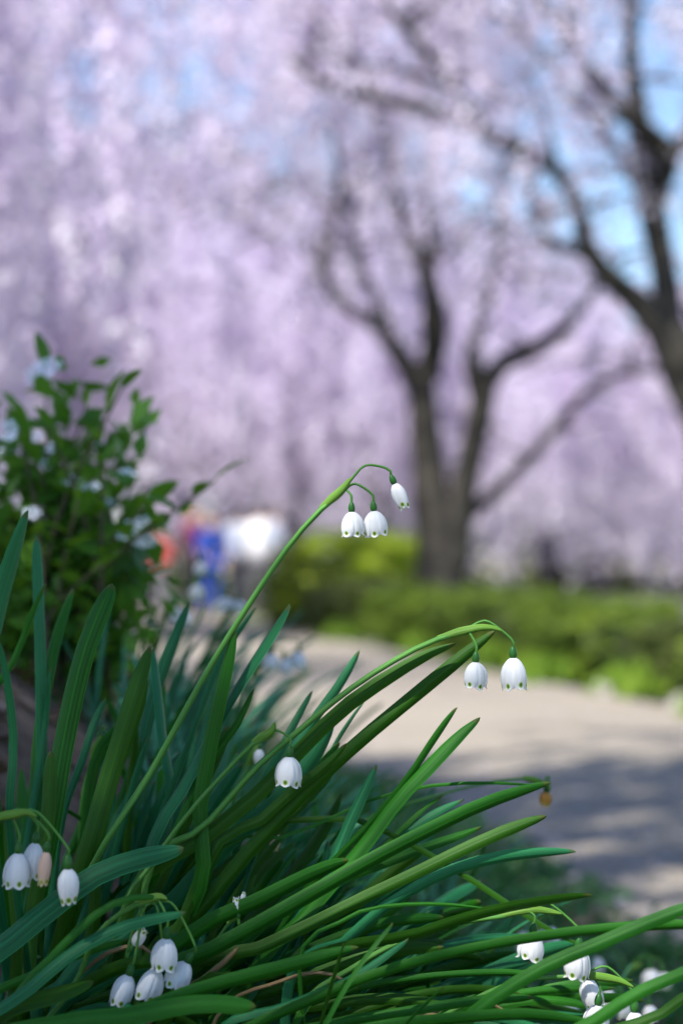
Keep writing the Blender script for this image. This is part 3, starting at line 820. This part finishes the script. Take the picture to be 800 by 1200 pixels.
HA = plant(-0.205, 1.27, 'snowflake plant with the tallest three-belled stalk and upright leaves beside the soil bank')
HB = plant(-0.135, 1.20, 'snowflake plant with an arching two-belled stalk and long leaves sweeping over the path')
HC = plant(-0.035, 1.18, 'snowflake plant with low arching leaves and bells hanging at the bed edge')
HD = plant(-0.235, 1.08, 'snowflake plant with broad bluish leaves and a cluster of partly closed bells')
for pts, w, m, d0, d1 in (
    ([(-25, 900), (0, 715), (18, 650), (33, 598)], 26, 't', 1.16, 1.16), ([(45, 1000), (49, 820), (46, 700), (43, 628)], 17, 't', 1.30, 1.32),
    ([(-8, 860), (20, 775), (44, 705), (54, 684)], 9, 'g', 1.12, 1.12), ([(50, 1010), (76, 860), (98, 765), (122, 705), (132, 684)], 27, 'g', 1.22, 1.24),
    ([(90, 1040), (128, 910), (158, 810), (176, 758)], 26, 'o', 1.2, 1.22), ([(192, 990), (192, 860), (180, 758)], 20, 't', 1.28, 1.32),
    ([(40, 930), (57, 790), (70, 735), (86, 690)], 16, 'g', 1.3, 1.34), ([(68, 990), (98, 890), (110, 850), (124, 818)], 12, 't', 1.27, 1.3),
    ([(14, 1000), (16, 870), (4, 775), (-8, 740)], 11, 't', 1.12, 1.1), ([(50, 880), (57, 810), (60, 782)], 10, 't', 1.3, 1.3),
    ([(140, 960), (185, 800), (222, 705)], 20, 't', 1.34, 1.38), ([(225, 1060), (233, 950), (247, 865), (263, 790), (275, 737)], 21, 'g', 1.2, 1.2),
    ([(170, 1010), (215, 920), (250, 852), (285, 792), (340, 708)], 17, 't', 1.21, 1.21), ([(195, 1000), (230, 920), (258, 876), (280, 846), (298, 807)], 12, 'g', 1.21, 1.22),
    ([(200, 930), (230, 850), (262, 770), (300, 712)], 9, 't', 1.28, 1.3), ([(100, 1120), (112, 1000), (130, 920), (165, 820), (168, 780)], 18, 'o', 1.24, 1.25),
    ([(24, 1200), (38, 1080), (55, 970), (60, 880)], 20, 'o', 1.18, 1.2), ([(140, 1180), (172, 1070), (212, 970), (250, 890), (268, 850)], 20, 'o', 1.22, 1.25),
    ([(70, 1190), (85, 1090), (100, 1000), (112, 900), (140, 850)], 18, 'g', 1.3, 1.33), ([(120, 1200), (150, 1080), (190, 1000), (215, 930)], 16, 't', 1.26, 1.3)):
    leaf(HA, pts, w, m, d0, d1)
for pts, w, m, d0, d1 in (
    ([(150, 1060), (230, 988), (300, 932), (350, 880), (400, 831), (450, 796), (500, 767), (534, 754)], 20, 'o', 1.2, 1.2),
    ([(150, 1160), (230, 1072), (300, 988), (360, 926), (420, 870), (480, 820), (540, 771), (580, 739)], 19, 'o', 1.2, 1.21),
    ([(270, 985), (310, 930), (345, 880), (372, 838), (400, 800), (421, 762)], 14, 't', 1.25, 1.27),
    ([(290, 960), (320, 900), (338, 862), (352, 836), (366, 810)], 13, 't', 1.26, 1.29),
    ([(300, 1000), (350, 932), (382, 890), (406, 850), (428, 820)], 6, 't', 1.25, 1.27), ([(240, 1015), (300, 966), (345, 924), (382, 896), (406, 871)], 15, 'o', 1.2, 1.2),
    ([(330, 1090), (390, 1012), (420, 982), (452, 945), (482, 908), (512, 862), (535, 829)], 10, 'g', 1.2, 1.2),
    ([(300, 1130), (350, 1080), (392, 1030), (430, 985), (466, 935), (500, 900), (535, 864), (562, 841)], 18, 'g', 1.19, 1.2),
    ([(360, 1060), (388, 1015), (406, 970), (425, 930), (441, 896)], 15, 't', 1.2, 1.21), ([(250, 1010), (320, 985), (380, 962), (430, 938), (490, 922), (545, 917), (600, 918), (642, 922)], 5, 'g', 1.21, 1.22),
    ([(150, 1165), (240, 1118), (320, 1074), (390, 1034), (440, 1006), (500, 975), (560, 946), (605, 930), (645, 917)], 20, 'g', 1.17, 1.16),
    ([(350, 1070), (410, 1020), (450, 990), (478, 963), (497, 945), (518, 933)], 8, 'g', 1.23, 1.24), ([(330, 1090), (400, 1032), (440, 997), (480, 969), (512, 950), (543, 937)], 12, 't', 1.23, 1.24),
    ([(330, 1060), (400, 1030), (460, 1007), (500, 992), (535, 980), (564, 969)], 16, 'g', 1.25, 1.27), ([(210, 1150), (300, 1112), (370, 1080), (430, 1050), (480, 1026), (540, 996), (600, 970), (640, 956)], 17, 'o', 1.18, 1.18),
    ([(140, 1140), (210, 1052), (270, 986), (330, 936), (372, 880), (392, 838)], 22, 't', 1.22, 1.24), ([(140, 1185), (230, 1092), (300, 1058), (360, 1028), (408, 1008)], 22, 'g', 1.17, 1.18),
    ([(120, 1140), (180, 1080), (240, 1035), (300, 990), (352, 940), (390, 905)], 18, 'o', 1.23, 1.25), ([(180, 1190), (250, 1120), (320, 1050), (370, 985), (400, 930)], 17, 'o', 1.25, 1.27),
    ([(200, 1120), (250, 1050), (290, 1000), (345, 940), (398, 870)], 16, 'g', 1.24, 1.26), ([(150, 1100), (190, 1040), (214, 980), (236, 930), (245, 880)], 10, 't', 1.27, 1.29),
    ([(290, 1170), (330, 1110), (362, 1060), (380, 1020), (384, 985)], 14, 't', 1.24, 1.25)):
    leaf(HB, pts, w, m, d0, d1)
for pts, w, m, d0, d1 in (
    ([(340, 1150), (400, 1110), (440, 1072), (490, 1040), (530, 1020), (580, 1006), (630, 1000), (674, 998)], 14, 't', 1.18, 1.18),
    ([(250, 1010), (400, 958), (470, 984), (530, 1016), (600, 1062), (660, 1098), (697, 1113)], 9, 'o', 1.24, 1.22),
    ([(220, 1165), (300, 1148), (400, 1112), (480, 1099), (530, 1082), (590, 1066), (650, 1056), (693, 1049)], 17, 'o', 1.17, 1.17),
    ([(350, 1135), (396, 1082), (440, 1063), (510, 1059), (572, 1065)], 5, 'g', 1.16, 1.17),
    ([(260, 1230), (330, 1188), (420, 1150), (480, 1130), (540, 1115), (620, 1100), (700, 1090), (800, 1084), (870, 1086)], 13, 'g', 1.14, 1.12),
    ([(480, 1270), (540, 1200), (582, 1166), (640, 1131), (700, 1106), (760, 1080), (840, 1050)], 17, 'g', 1.12, 1.10),
    ([(560, 1290), (630, 1230), (690, 1200), (740, 1166), (800, 1140), (870, 1112)], 16, 'g', 1.10, 1.08),
    ([(560, 1290), (660, 1230), (720, 1205), (770, 1190), (800, 1168), (840, 1150)], 12, 'o', 1.13, 1.12),
    ([(250, 1215), (330, 1180), (400, 1152), (442, 1126), (479, 1100)], 12, 't', 1.15, 1.15), ([(260, 1220), (340, 1185), (420, 1158), (500, 1145), (580, 1140), (642, 1143)], 10, 'g', 1.19, 1.2),
    ([(300, 1240), (380, 1202), (470, 1186), (560, 1172), (625, 1169)], 13, 'g', 1.15, 1.15), ([(60, 1255), (130, 1204), (200, 1172), (270, 1150), (340, 1132), (420, 1110)], 17, 'g', 1.10, 1.13),
    ([(100, 1240), (220, 1190), (320, 1160), (410, 1128), (470, 1112), (520, 1110)], 18, 'o', 1.20, 1.2), ([(200, 1230), (290, 1192), (380, 1176), (460, 1170), (520, 1178)], 16, 'o', 1.2, 1.2),
    ([(310, 1250), (420, 1210), (520, 1196), (620, 1190), (700, 1200)], 16, 'g', 1.12, 1.1), ([(340, 1230), (430, 1185), (500, 1165), (560, 1160), (610, 1166)], 14, 'o', 1.22, 1.24),
    ([(260, 1180), (330, 1130), (400, 1098), (460, 1080), (520, 1075)], 15, 'g', 1.22, 1.25), ([(230, 1220), (300, 1150), (370, 1110), (450, 1050), (520, 1010)], 14, 't', 1.26, 1.3),
    ([(320, 1220), (400, 1160), (480, 1120), (560, 1100), (630, 1098)], 14, 't', 1.27, 1.32), ([(420, 1260), (500, 1200), (560, 1175), (640, 1160), (720, 1158)], 12, 'g', 1.24, 1.26)):
    leaf(HC if pts[0][0] >= 300 else HB, pts, w, m, d0, d1)
for pts, w, m, d0, d1 in (
    ([(-60, 1170), (0, 1112), (60, 1062), (110, 1024), (160, 1006), (216, 994)], 28, 't', 1.12, 1.15), ([(-40, 1225), (30, 1162), (90, 1112), (150, 1083), (218, 1069)], 15, 't', 1.09, 1.12),
    ([(10, 1180), (60, 1122), (100, 1081), (130, 1059), (168, 1050), (196, 1055)], 9, 'g', 1.11, 1.13), ([(-40, 1200), (40, 1142), (100, 1116), (152, 1101)], 11, 'g', 1.12, 1.14),
    ([(-30, 1275), (50, 1225), (120, 1200), (180, 1186), (240, 1172)], 18, 'g', 1.09, 1.1), ([(-70, 1260), (0, 1185), (60, 1165), (110, 1150)], 22, 'o', 1.1, 1.12),
    ([(-20, 1240), (70, 1200), (150, 1190), (230, 1175), (300, 1180)], 22, 'g', 1.07, 1.08), ([(0, 1240), (20, 1120), (14, 1020), (8, 950)], 16, 'o', 1.14, 1.15)):
    leaf(HD, pts, w, m, d0, d1)

def sweep_plant(px, d, label, n, a0, a1, length, mats):
    q = at(px, 1000, d); p = plant(q.x, q.y, label)
    for i in range(int(n * 1.9)):
        a = math.radians(rng.uniform(a0, a1)); L = length * rng.uniform(.7, 1.1); x0 = px + rng.gauss(0, 26); y0 = 1215 + rng.uniform(-20, 30)
        sag = rng.uniform(0.05, 0.5) * L * math.sin(a)
        pts = [(x0 + L * math.sin(a) * t, y0 - L * math.cos(a) * t * (1.25 - .25 * t) + sag * t * t) for t in (0, .3, .55, .8, 1.0)]
        leaf(p, pts, rng.choice((7, 10, 13, 16, 18, 20)), rng.choice(mats), d + rng.gauss(0, .015), d + rng.gauss(.02, .03))
    return p
sweep_plant(20, 1.36, 'flowerless snowflake plant with upright leaves in front of the soil bank', 7, -4, 20, 330, 'tgo')
sweep_plant(110, 1.34, 'flowerless snowflake plant with upright leaves behind the cluster of partly closed bells', 13, 2, 34, 360, 'ttgo')
sweep_plant(180, 1.40, 'flowerless snowflake plant with slanting leaves under the tall three-belled stalk', 16, 8, 44, 370, 'ttgo')
sweep_plant(200, 1.32, 'flowerless snowflake plant with slanting leaves below the single hanging bell', 14, 20, 58, 330, 'tggo')
sweep_plant(280, 1.38, 'flowerless snowflake plant with slanting leaves below the two-belled stalk', 16, 15, 62, 300, 'ttgo')
sweep_plant(330, 1.29, 'flowerless snowflake plant with low leaves around the small green bud', 14, 38, 76, 290, 'tgoo')
sweep_plant(420, 1.40, 'flowerless snowflake plant with low leaves behind the dried orange flower', 14, 25, 72, 230, 'ttgo')
sweep_plant(470, 1.28, 'flowerless snowflake plant with low flat leaves behind the bells at the bed edge', 12, 55, 86, 260, 'tgo')
sweep_plant(60, 1.17, 'flowerless snowflake plant with short leaves around the four low bells', 9, 20, 70, 190, 'tgo')

for pl, pts, w in ((HB, [(180, 1190), (235, 1150), (262, 1128), (280, 1110)], 7), (HC, [(360, 1260), (430, 1205), (490, 1188), (540, 1196)], 6), (HA, [(60, 1180), (120, 1120), (168, 1110), (190, 1135)], 6), (HB, [(250, 1200), (330, 1150), (380, 1140), (418, 1158)], 5), (HC, [(420, 1260), (520, 1180), (560, 1170), (600, 1190)], 5)):
    leaf(pl, pts, w, 'd', 1.18, 1.17)['label'] = 'withered tan leaf'
# hero flower stalks
flower_stalk(HA, base_of(HA), [(100, 1032), (180, 900), (240, 792), (292, 708), (338, 640), (375, 598), (400, 577)], 1.20,
             [(412, 600, 413, 629, 'open', 27), (438, 599, 441, 629, 'open', 28), (462, 567, 474, 595, 'bud', 17)], [(398, 578), (409, 564), (413, 559)])
flower_stalk(HB, base_of(HB), [(170, 1040), (240, 968), (300, 900), (348, 858), (400, 815), (450, 781), (500, 754), (540, 741)], 1.195,
             [(557, 776, 556, 807, 'open', 29), (601, 771, 603, 809, 'open', 31)], [(555, 738), (574, 736), (587, 739)])
flower_stalk(HB, base_of(HB), [(140, 1080), (180, 1010), (222, 952), (262, 907), (296, 872), (314, 864)], 1.19, [(339, 887, 337, 922, 'open', 32)], [(318, 858), (322, 846)], 0.0016)
flower_stalk(HD, base_of(HD), [(-75, 1150), (-60, 1020), (-30, 968), (5, 958)], 1.10,
             [(80, 1018, 81, 1058, 'bud', 25), (55, 998, 51, 1036, 'old', 17), (22, 1000, 20, 1040, 'open', 32), (42, 988, 37, 1030, 'half', 26, 1.112)], [(12, 957), (30, 953), (44, 957)])
flower_stalk(HD, base_of(HD), [(60, 1190), (110, 1100), (150, 1065), (178, 1056)], 1.13,
             [(195, 1100, 192, 1138, 'open', 33), (184, 1136, 170, 1170, 'open', 31), (219, 1128, 203, 1158, 'open', 31), (151, 1143, 139, 1178, 'half', 27), (157, 1108, 169, 1090, 'bud', 15)], [(186, 1052), (196, 1054)], 0.0018)
flower_stalk(HC, base_of(HC), [(345, 1200), (420, 1130), (510, 1088), (600, 1072)], 1.185,
             [(624, 1094, 621, 1124, 'open', 31), (677, 1111, 674, 1147, 'open', 33)], [(620, 1068), (645, 1069), (658, 1071)], 0.0018)
flower_stalk(HC, base_of(HC), [(400, 1260), (520, 1190), (600, 1152), (680, 1143)], 1.19,
             [(686, 1148, 698, 1180, 'half', 28, 1.24), (700, 1178, 696, 1212, 'open', 32), (743, 1186, 744, 1216, 'bud', 22)], [(700, 1146), (725, 1150), (742, 1157)], 0.0016)
flower_stalk(HB, base_of(HB), [(200, 1170), (252, 1104), (268, 1082), (276, 1074)], 1.18,
             [(279, 1070, 277, 1052, 'bud', 11), (284, 1056, 286, 1046, 'bud', 6)], [(280, 1072), (284, 1066)], 0.0013)
flower_stalk(HB, base_of(HB), [(300, 1050), (420, 965), (520, 930), (590, 914), (628, 913), (638, 918)], 1.44,
             [(640, 928, 637, 947, 'dried', 16, 1.445)], [(639, 920), (642, 925)], 0.0012)

# --- plants farther back in the bed: shared leaf meshes, individual plants
def arch_leaf(name, L, bend, w, seed):
    r_ = random.Random(seed); n = 18; pts = []; a = math.radians(82); x = z = 0.0; y = 0.0
    for i in range(n):
        pts.append((x, y, z)); t = i / (n - 1)
        a -= bend * (0.25 + 1.5 * t) / n
        x += math.cos(a) * L / n; z += math.sin(a) * L / n; y += 0.02 * L / n * math.sin(3 * t + seed)
    return strap(name, np.array(pts), w, r_.uniform(-.2, .2), r_.uniform(-.7, .7))
LV = []
for i in range(10):
    me = arch_leaf('leaf_shape', 0.30 + 0.018 * i, [0.35, 0.6, 0.9, 1.25, 0.5, 0.75, 1.1, 0.3, 1.0, 0.8][i], 0.0115 + 0.0006 * (i % 4), i)
    me.polygons.foreach_set('use_smooth', [True] * len(me.polygons)); LV.append(me)
LM = {}
def back_plant(px, d, top, nl, label, lean=0.5, flowers=(), mats='bbg'):
    q = at(px, 1000, d); x, y = q.x, q.y
    p = plant(x, y, label)
    sc = max(0.25, (at(px, top, d).z - p.location.z) / 0.40)
    for i in range(nl):
        me0 = rng.randrange(10); mk = rng.choice(mats)
        if (me0, mk) not in LM:
            mm = LV[me0].copy(); mm.materials.append(M[{'o': 'leaf_olive', 't': 'leaf_teal', 'g': 'leaf_green', 'b': 'leaf_teal_skylit'}[mk]]); LM[(me0, mk)] = mm
        o = bpy.data.objects.new('leaf', LM[(me0, mk)]); COL.objects.link(o); o.parent = p
        r = 0.035 * math.sqrt(rng.random()); a = rng.uniform(0, 6.28)
        o.location = (r * math.cos(a), r * math.sin(a), 0)
        # leaves lean mostly towards the open path
        o.rotation_euler = (rng.gauss(0, .10), rng.gauss(0.05, .12), a if rng.random() > lean else rng.gauss(-0.25, 0.6))
        s = sc * rng.uniform(0.75, 1.08); o.scale = (s, s, s)
    for (pts, d, bells, sp) in flowers:
        flower_stalk(p, Vector(p.location) + Vector((0, 0, -0.005)), pts, d, bells, sp, 0.0018)
    return p
back_plant(250, 1.42, 890, 12, 'snowflake plant with one small bell behind the single hanging bell', flowers=[([(270, 960), (295, 890)], 1.38, [(304, 878, 303, 894, 'half', 13)], [(298, 885), (303, 872)])])
back_plant(100, 1.40, 870, 7, 'snowflake plant with a closed bell beside the soil bank', flowers=[([(95, 960), (112, 880)], 1.36, [(122, 866, 121, 890, 'bud', 14)], [(115, 872), (119, 862)])])
back_plant(275, 1.36, 970, 10, 'snowflake plant with a yellowish bud deep among the leaves', flowers=[([(290, 1060), (312, 985)], 1.34, [(323, 976, 321, 996, 'old', 13)], [(316, 978), (320, 970)])])
back_plant(520, 1.62, 1060, 14, 'snowflake plant with bells low behind the arching leaves', flowers=[([(560, 1180), (620, 1100)], 1.55, [(645, 1086, 647, 1106, 'open', 18), (632, 1088, 628, 1106, 'half', 15)], [(628, 1092), (636, 1084)])])
back_plant(570, 1.50, 1130, 12, 'snowflake plant with small bells hidden near the bed edge', .3, [([(590, 1200), (600, 1165)], 1.5, [(618, 1160, 620, 1178, 'open', 18), (641, 1162, 640, 1180, 'half', 14), (622, 1184, 624, 1204, 'open', 18)], [(606, 1160), (612, 1156)])])
back_plant(690, 1.85, 1120, 12, 'snowflake plant with paired bells over the path edge', .3, [([(700, 1200), (735, 1140)], 1.8, [(762, 1136, 763, 1156, 'open', 22), (776, 1140, 778, 1158, 'half', 17), (700, 1122, 699, 1140, 'open', 17)], [(742, 1134), (752, 1130)])])
back_plant(270, 1.95, 800, 13, 'snowflake plant with three white bells seen against the grey path', flowers=[([(285, 900), (300, 790)], 1.95, [(318, 766, 317, 785, 'open', 20), (333, 772, 336, 790, 'half', 16), (350, 764, 349, 784, 'open', 20)], [(306, 780), (314, 770)])])
back_plant(195, 2.25, 700, 13, 'snowflake plant with white bells below the blue-clad child', flowers=[([(200, 800), (228, 680)], 2.2, [(236, 658, 235, 674, 'open', 16), (232, 684, 230, 702, 'open', 18), (262, 700, 264, 718, 'open', 24), (278, 704, 281, 718, 'open', 18)], [(236, 672), (244, 668)])])
back_plant(165, 1.95, 705, 14, 'snowflake plant with two pale bells between the shrub and the path', flowers=[([(170, 820), (196, 720)], 1.9, [(206, 712, 206, 730, 'open', 16), (218, 716, 219, 733, 'half', 14)], [(200, 712), (206, 706)])])
back_plant(560, 1.85, 1060, 12, 'snowflake plant with faint bells behind the lowest stalk', .3, [([(570, 1150), (600, 1100)], 1.8, [(612, 1092, 612, 1110, 'open', 16), (586, 1150, 586, 1168, 'open', 16), (655, 1160, 656, 1178, 'open', 18)], [(604, 1094), (610, 1090)])])
back_plant(700, 1.55, 1150, 12, 'snowflake plant with several bells crowded low at the path edge', .3, [([(690, 1230), (700, 1170)], 1.5, [(712, 1160, 713, 1180, 'open', 19), (728, 1172, 730, 1192, 'open', 19), (668, 1172, 667, 1192, 'half', 17), (760, 1178, 762, 1196, 'open', 18)], [(704, 1164), (710, 1158)])])
G1 = 'snowflake plant without flowers, blurred behind the tall three-belled stalk'
G2 = 'snowflake plant without flowers, in the bed behind the arching two-belled stalk'
G3 = 'low flowerless snowflake plant blurred along the bed edge by the path'
G4 = 'short flowerless snowflake tuft under the long sweeping leaves'
for px, d, top, nl, lab, le in ((190, 1.55, 780, 13, G1, .5), (140, 1.80, 700, 14, G1, .5), (235, 1.75, 780, 13, G1, .5), (180, 2.0, 710, 14, G1, .5), (150, 2.5, 690, 15, G1, .5), (215, 2.8, 715, 15, G1, .5), (260, 2.3, 770, 13, G1, .5), (270, 3.4, 770, 12, G1, .4), (205, 1.70, 730, 14, G1, .5), (240, 2.05, 745, 14, G1, .5), (290, 2.10, 800, 13, G1, .5), (250, 2.60, 740, 14, G1, .5), (300, 1.65, 840, 14, G1, .5), (175, 2.25, 690, 14, G1, .5), (225, 2.45, 725, 14, G1, .5),
        (330, 1.50, 910, 13, G2, .5), (400, 1.55, 940, 13, G2, .5), (450, 1.45, 990, 12, G2, .5), (330, 1.75, 860, 13, G2, .5), (430, 1.80, 910, 13, G2, .5), (340, 2.2, 860, 13, G2, .5), (420, 2.4, 900, 13, G2, .4),
        (500, 1.95, 960, 13, G3, .4), (510, 1.75, 1000, 13, G3, .4), (590, 2.1, 1040, 12, G3, .3), (640, 1.65, 1110, 12, G3, .3), (740, 2.15, 1130, 12, G3, .3), (760, 1.6, 1160, 12, G3, .3), (480, 2.6, 930, 12, G3, .3), (560, 2.5, 1010, 12, G3, .3), (650, 2.3, 1080, 12, G3, .3), (780, 2.5, 1120, 12, G3, .3),
        (390, 1.32, 990, 11, G4, .5), (300, 1.28, 970, 10, G4, .5), (520, 1.35, 1080, 11, G4, .4), (340, 1.10, 1110, 10, G4, .5), (440, 1.14, 1120, 10, G4, .5), (60, 1.34, 1000, 8, G4, .4), (120, 1.25, 1050, 9, G4, .4)):
    back_plant(px, d, top, nl, lab, le, mats='tgo' if d < 1.4 else 'bbg')

# low ground cover under the plants
n = 9000; C = []
while len(C) < n:
    y = rng.uniform(1.25, 6.0); s = rng.uniform(0.0, 0.75) if rng.random() < .8 else rng.uniform(0, 1.6); x = edge_near(y) - s
    if noise.noise(Vector((x * 5, y * 3, 9))) < -0.12: continue
    if (x + .5) ** 2 + (y - 1.8) ** 2 < .40 ** 2: continue
    C.append((x, y, bed_z(x, y) + 0.055 * rng.random() * (1 + noise.noise(Vector((x * 7, y * 7, 2))))))
C = np.array(C)
me = quad_cloud('ground_cover', C, np.full(n, 0.020), NR.uniform(0, 1, n), 1.5, np.tile([0, 0, 1.0], (n, 1)), 0.35)
tag(link('ground_cover', me, M['cover']), 'low small-leaved green ground cover under the snowflake plants', 'ground cover', kind='stuff')

# ------------------------------------------------------------------ white-flowered shrub on the bank
def oval_leaf(name, L, W_, seed):
    v = []; f = []; n = 7
    for i in range(n):
        t = i / (n - 1); w = W_ / 2 * math.sin(math.pi * min(1, t * 0.97 + 0.03)) ** 0.75 * (1.15 - .3 * t)
        z = -0.22 * L * t * t + 0.05 * L * t
        v += [(L * t, -w, z + w * .35), (L * t, 0, z), (L * t, w, z + w * .35)]
    for i in range(n - 1):
        k = 3 * i; f += [(k, k + 1, k + 4, k + 3), (k + 1, k + 2, k + 5, k + 4)]
    me = mesh_py(name, v, f); me.materials.append(M['shrub_leaf'])
    me.polygons.foreach_set('use_smooth', [True] * len(me.polygons)); return me
SL = [oval_leaf('shrub_leaf_shape', .034, .016, 0), oval_leaf('shrub_leaf_shape', .028, .014, 1), oval_leaf('shrub_leaf_shape', .040, .017, 2)]
def small_flower(name, R):
    v = [(0, 0, 0)]; f = []
    for k in range(5):
        a = k * 2 * math.pi / 5; o = len(v)
        for da, r, z in ((-.22, .35, .1), (-.52, .8, .22), (-.2, 1.0, .2), (.2, 1.0, .2), (.52, .8, .22), (.22, .35, .1)):
            v.append((R * r * math.cos(a + da), R * r * math.sin(a + da), R * z))
        f.append((0, o, o + 1, o + 2, o + 3, o + 4, o + 5))
    me = mesh_py(name, v, f); me.materials.append(M['petal']); return me
SF = small_flower('shrub_flower_shape', 0.0125)
DS = 1.92
bx0, by0 = at(70, 760, DS).x, at(70, 760, DS).y
shrub = tag(empty('flowering_shrub', (bx0, by0, bed_z(bx0, by0))), 'leafy shrub dotted with small white flowers on top of the soil bank', 'shrub')
sb = Vector(shrub.location)
count = 0
def put_leaf(p, dirv):
    global count
    o = bpy.data.objects.new('leaf', rng.choice(SL)); COL.objects.link(o); o.parent = shrub
    o.location = p - sb
    o.rotation_euler = (dirv.normalized().to_track_quat('X', 'Z').to_matrix() @ Matrix.Rotation(rng.gauss(0, .5), 3, 'X')).to_euler()
    s = rng.uniform(.7, 1.15); o.scale = (s, s, s); count += 1
tips = [(143, 455), (156, 508), (52, 430), (18, 480), (102, 475), (-22, 500), (122, 545), (172, 592), (252, 563), (60, 500), (62, 520), (92, 585), (-30, 455), (150, 640), (30, 570),
        (135, 690), (10, 620), (60, 640), (120, 660), (-15, 560), (80, 470), (35, 520), (140, 580), (110, 610), (170, 680), (40, 680)]
for ti, (px, py) in enumerate(tips):
    d = DS + rng.uniform(-.13, .13)
    tip = at(px, py, d); b0 = sb + Vector((rng.gauss(0, .03), rng.gauss(0, .03), -0.02))
    mid = b0.lerp(tip, .5) + Vector(((b0.x - tip.x) * .2, rng.gauss(0, .02), .03))
    q = spline([b0, mid, tip], 14)
    link('stem', tube_mesh('stem', q, [.0036 * (1 - .7 * i / 13) for i in range(14)], 6), M['twig'], shrub)
    nl = 11 if ti not in (8,) else 7
    for k in range(nl):
        t = 1 - 0.72 * (k / nl) ** 1.1 if ti != 8 else 1 - 0.28 * k / nl
        i = min(13, int(t * 13)); p = Vector(q[i]); tg = Vector(q[min(13, i + 1)] - q[max(0, i - 1)]).normalized()
        a = k * 2.4 + ti; side = Vector((math.cos(a), math.sin(a), 0.15 + .3 * rng.random()))
        put_leaf(p, tg * (.9 if k < 2 else .35) + side * (.35 if k < 2 else 1))
def shrub_flower(px, py, m=1, spread=8):
    for _ in range(m):
        o = bpy.data.objects.new('flower', SF); COL.objects.link(o); o.parent = shrub
        o.location = at(px + rng.gauss(0, spread), py + rng.gauss(0, spread), DS - .04 + rng.gauss(0, .03)) - sb
        o.rotation_euler = (Vector((rng.gauss(0, .4), -0.7, .8)).to_track_quat('Z', 'Y')).to_euler()
        s = rng.uniform(.45, .75); o.scale = (s, s, s)
for px, py, m in ((46, 434, 4), (38, 445, 2), (163, 620, 4), (166, 634, 3), (54, 512, 1), (56, 531, 2), (106, 565, 2), (82, 562, 1), (10, 508, 3), (6, 520, 2), (91, 597, 1), (110, 590, 1), (76, 580, 1),
                  (40, 545, 1), (115, 520, 1), (100, 640, 1), (145, 560, 1), (28, 600, 1)):
    shrub_flower(px, py, m, 7)

# the close small foliage filling the shrub
C = []
for px, py in tips:
    if px > 200: continue
    tip = at(px, py, DS)
    for _ in range(56):
        t = rng.uniform(.12, .93) ; p = sb.lerp(tip, t); k = .018 + .016 * t
        g3 = [max(-1.5, min(1.5, rng.gauss(0, 1))) for _ in range(3)]
        C.append((p.x + g3[0] * k, p.y + g3[1] * k * 1.3, max(p.z + g3[2] * k, bed_z(p.x, p.y) + .01)))
C = np.array(C); n = len(C)
me = quad_cloud('small_leaves', C, np.full(n, .020), NR.uniform(0, 1, n), 1.5)
tag(link('small_leaves', me, M['shrub_small'], shrub), kind='stuff')
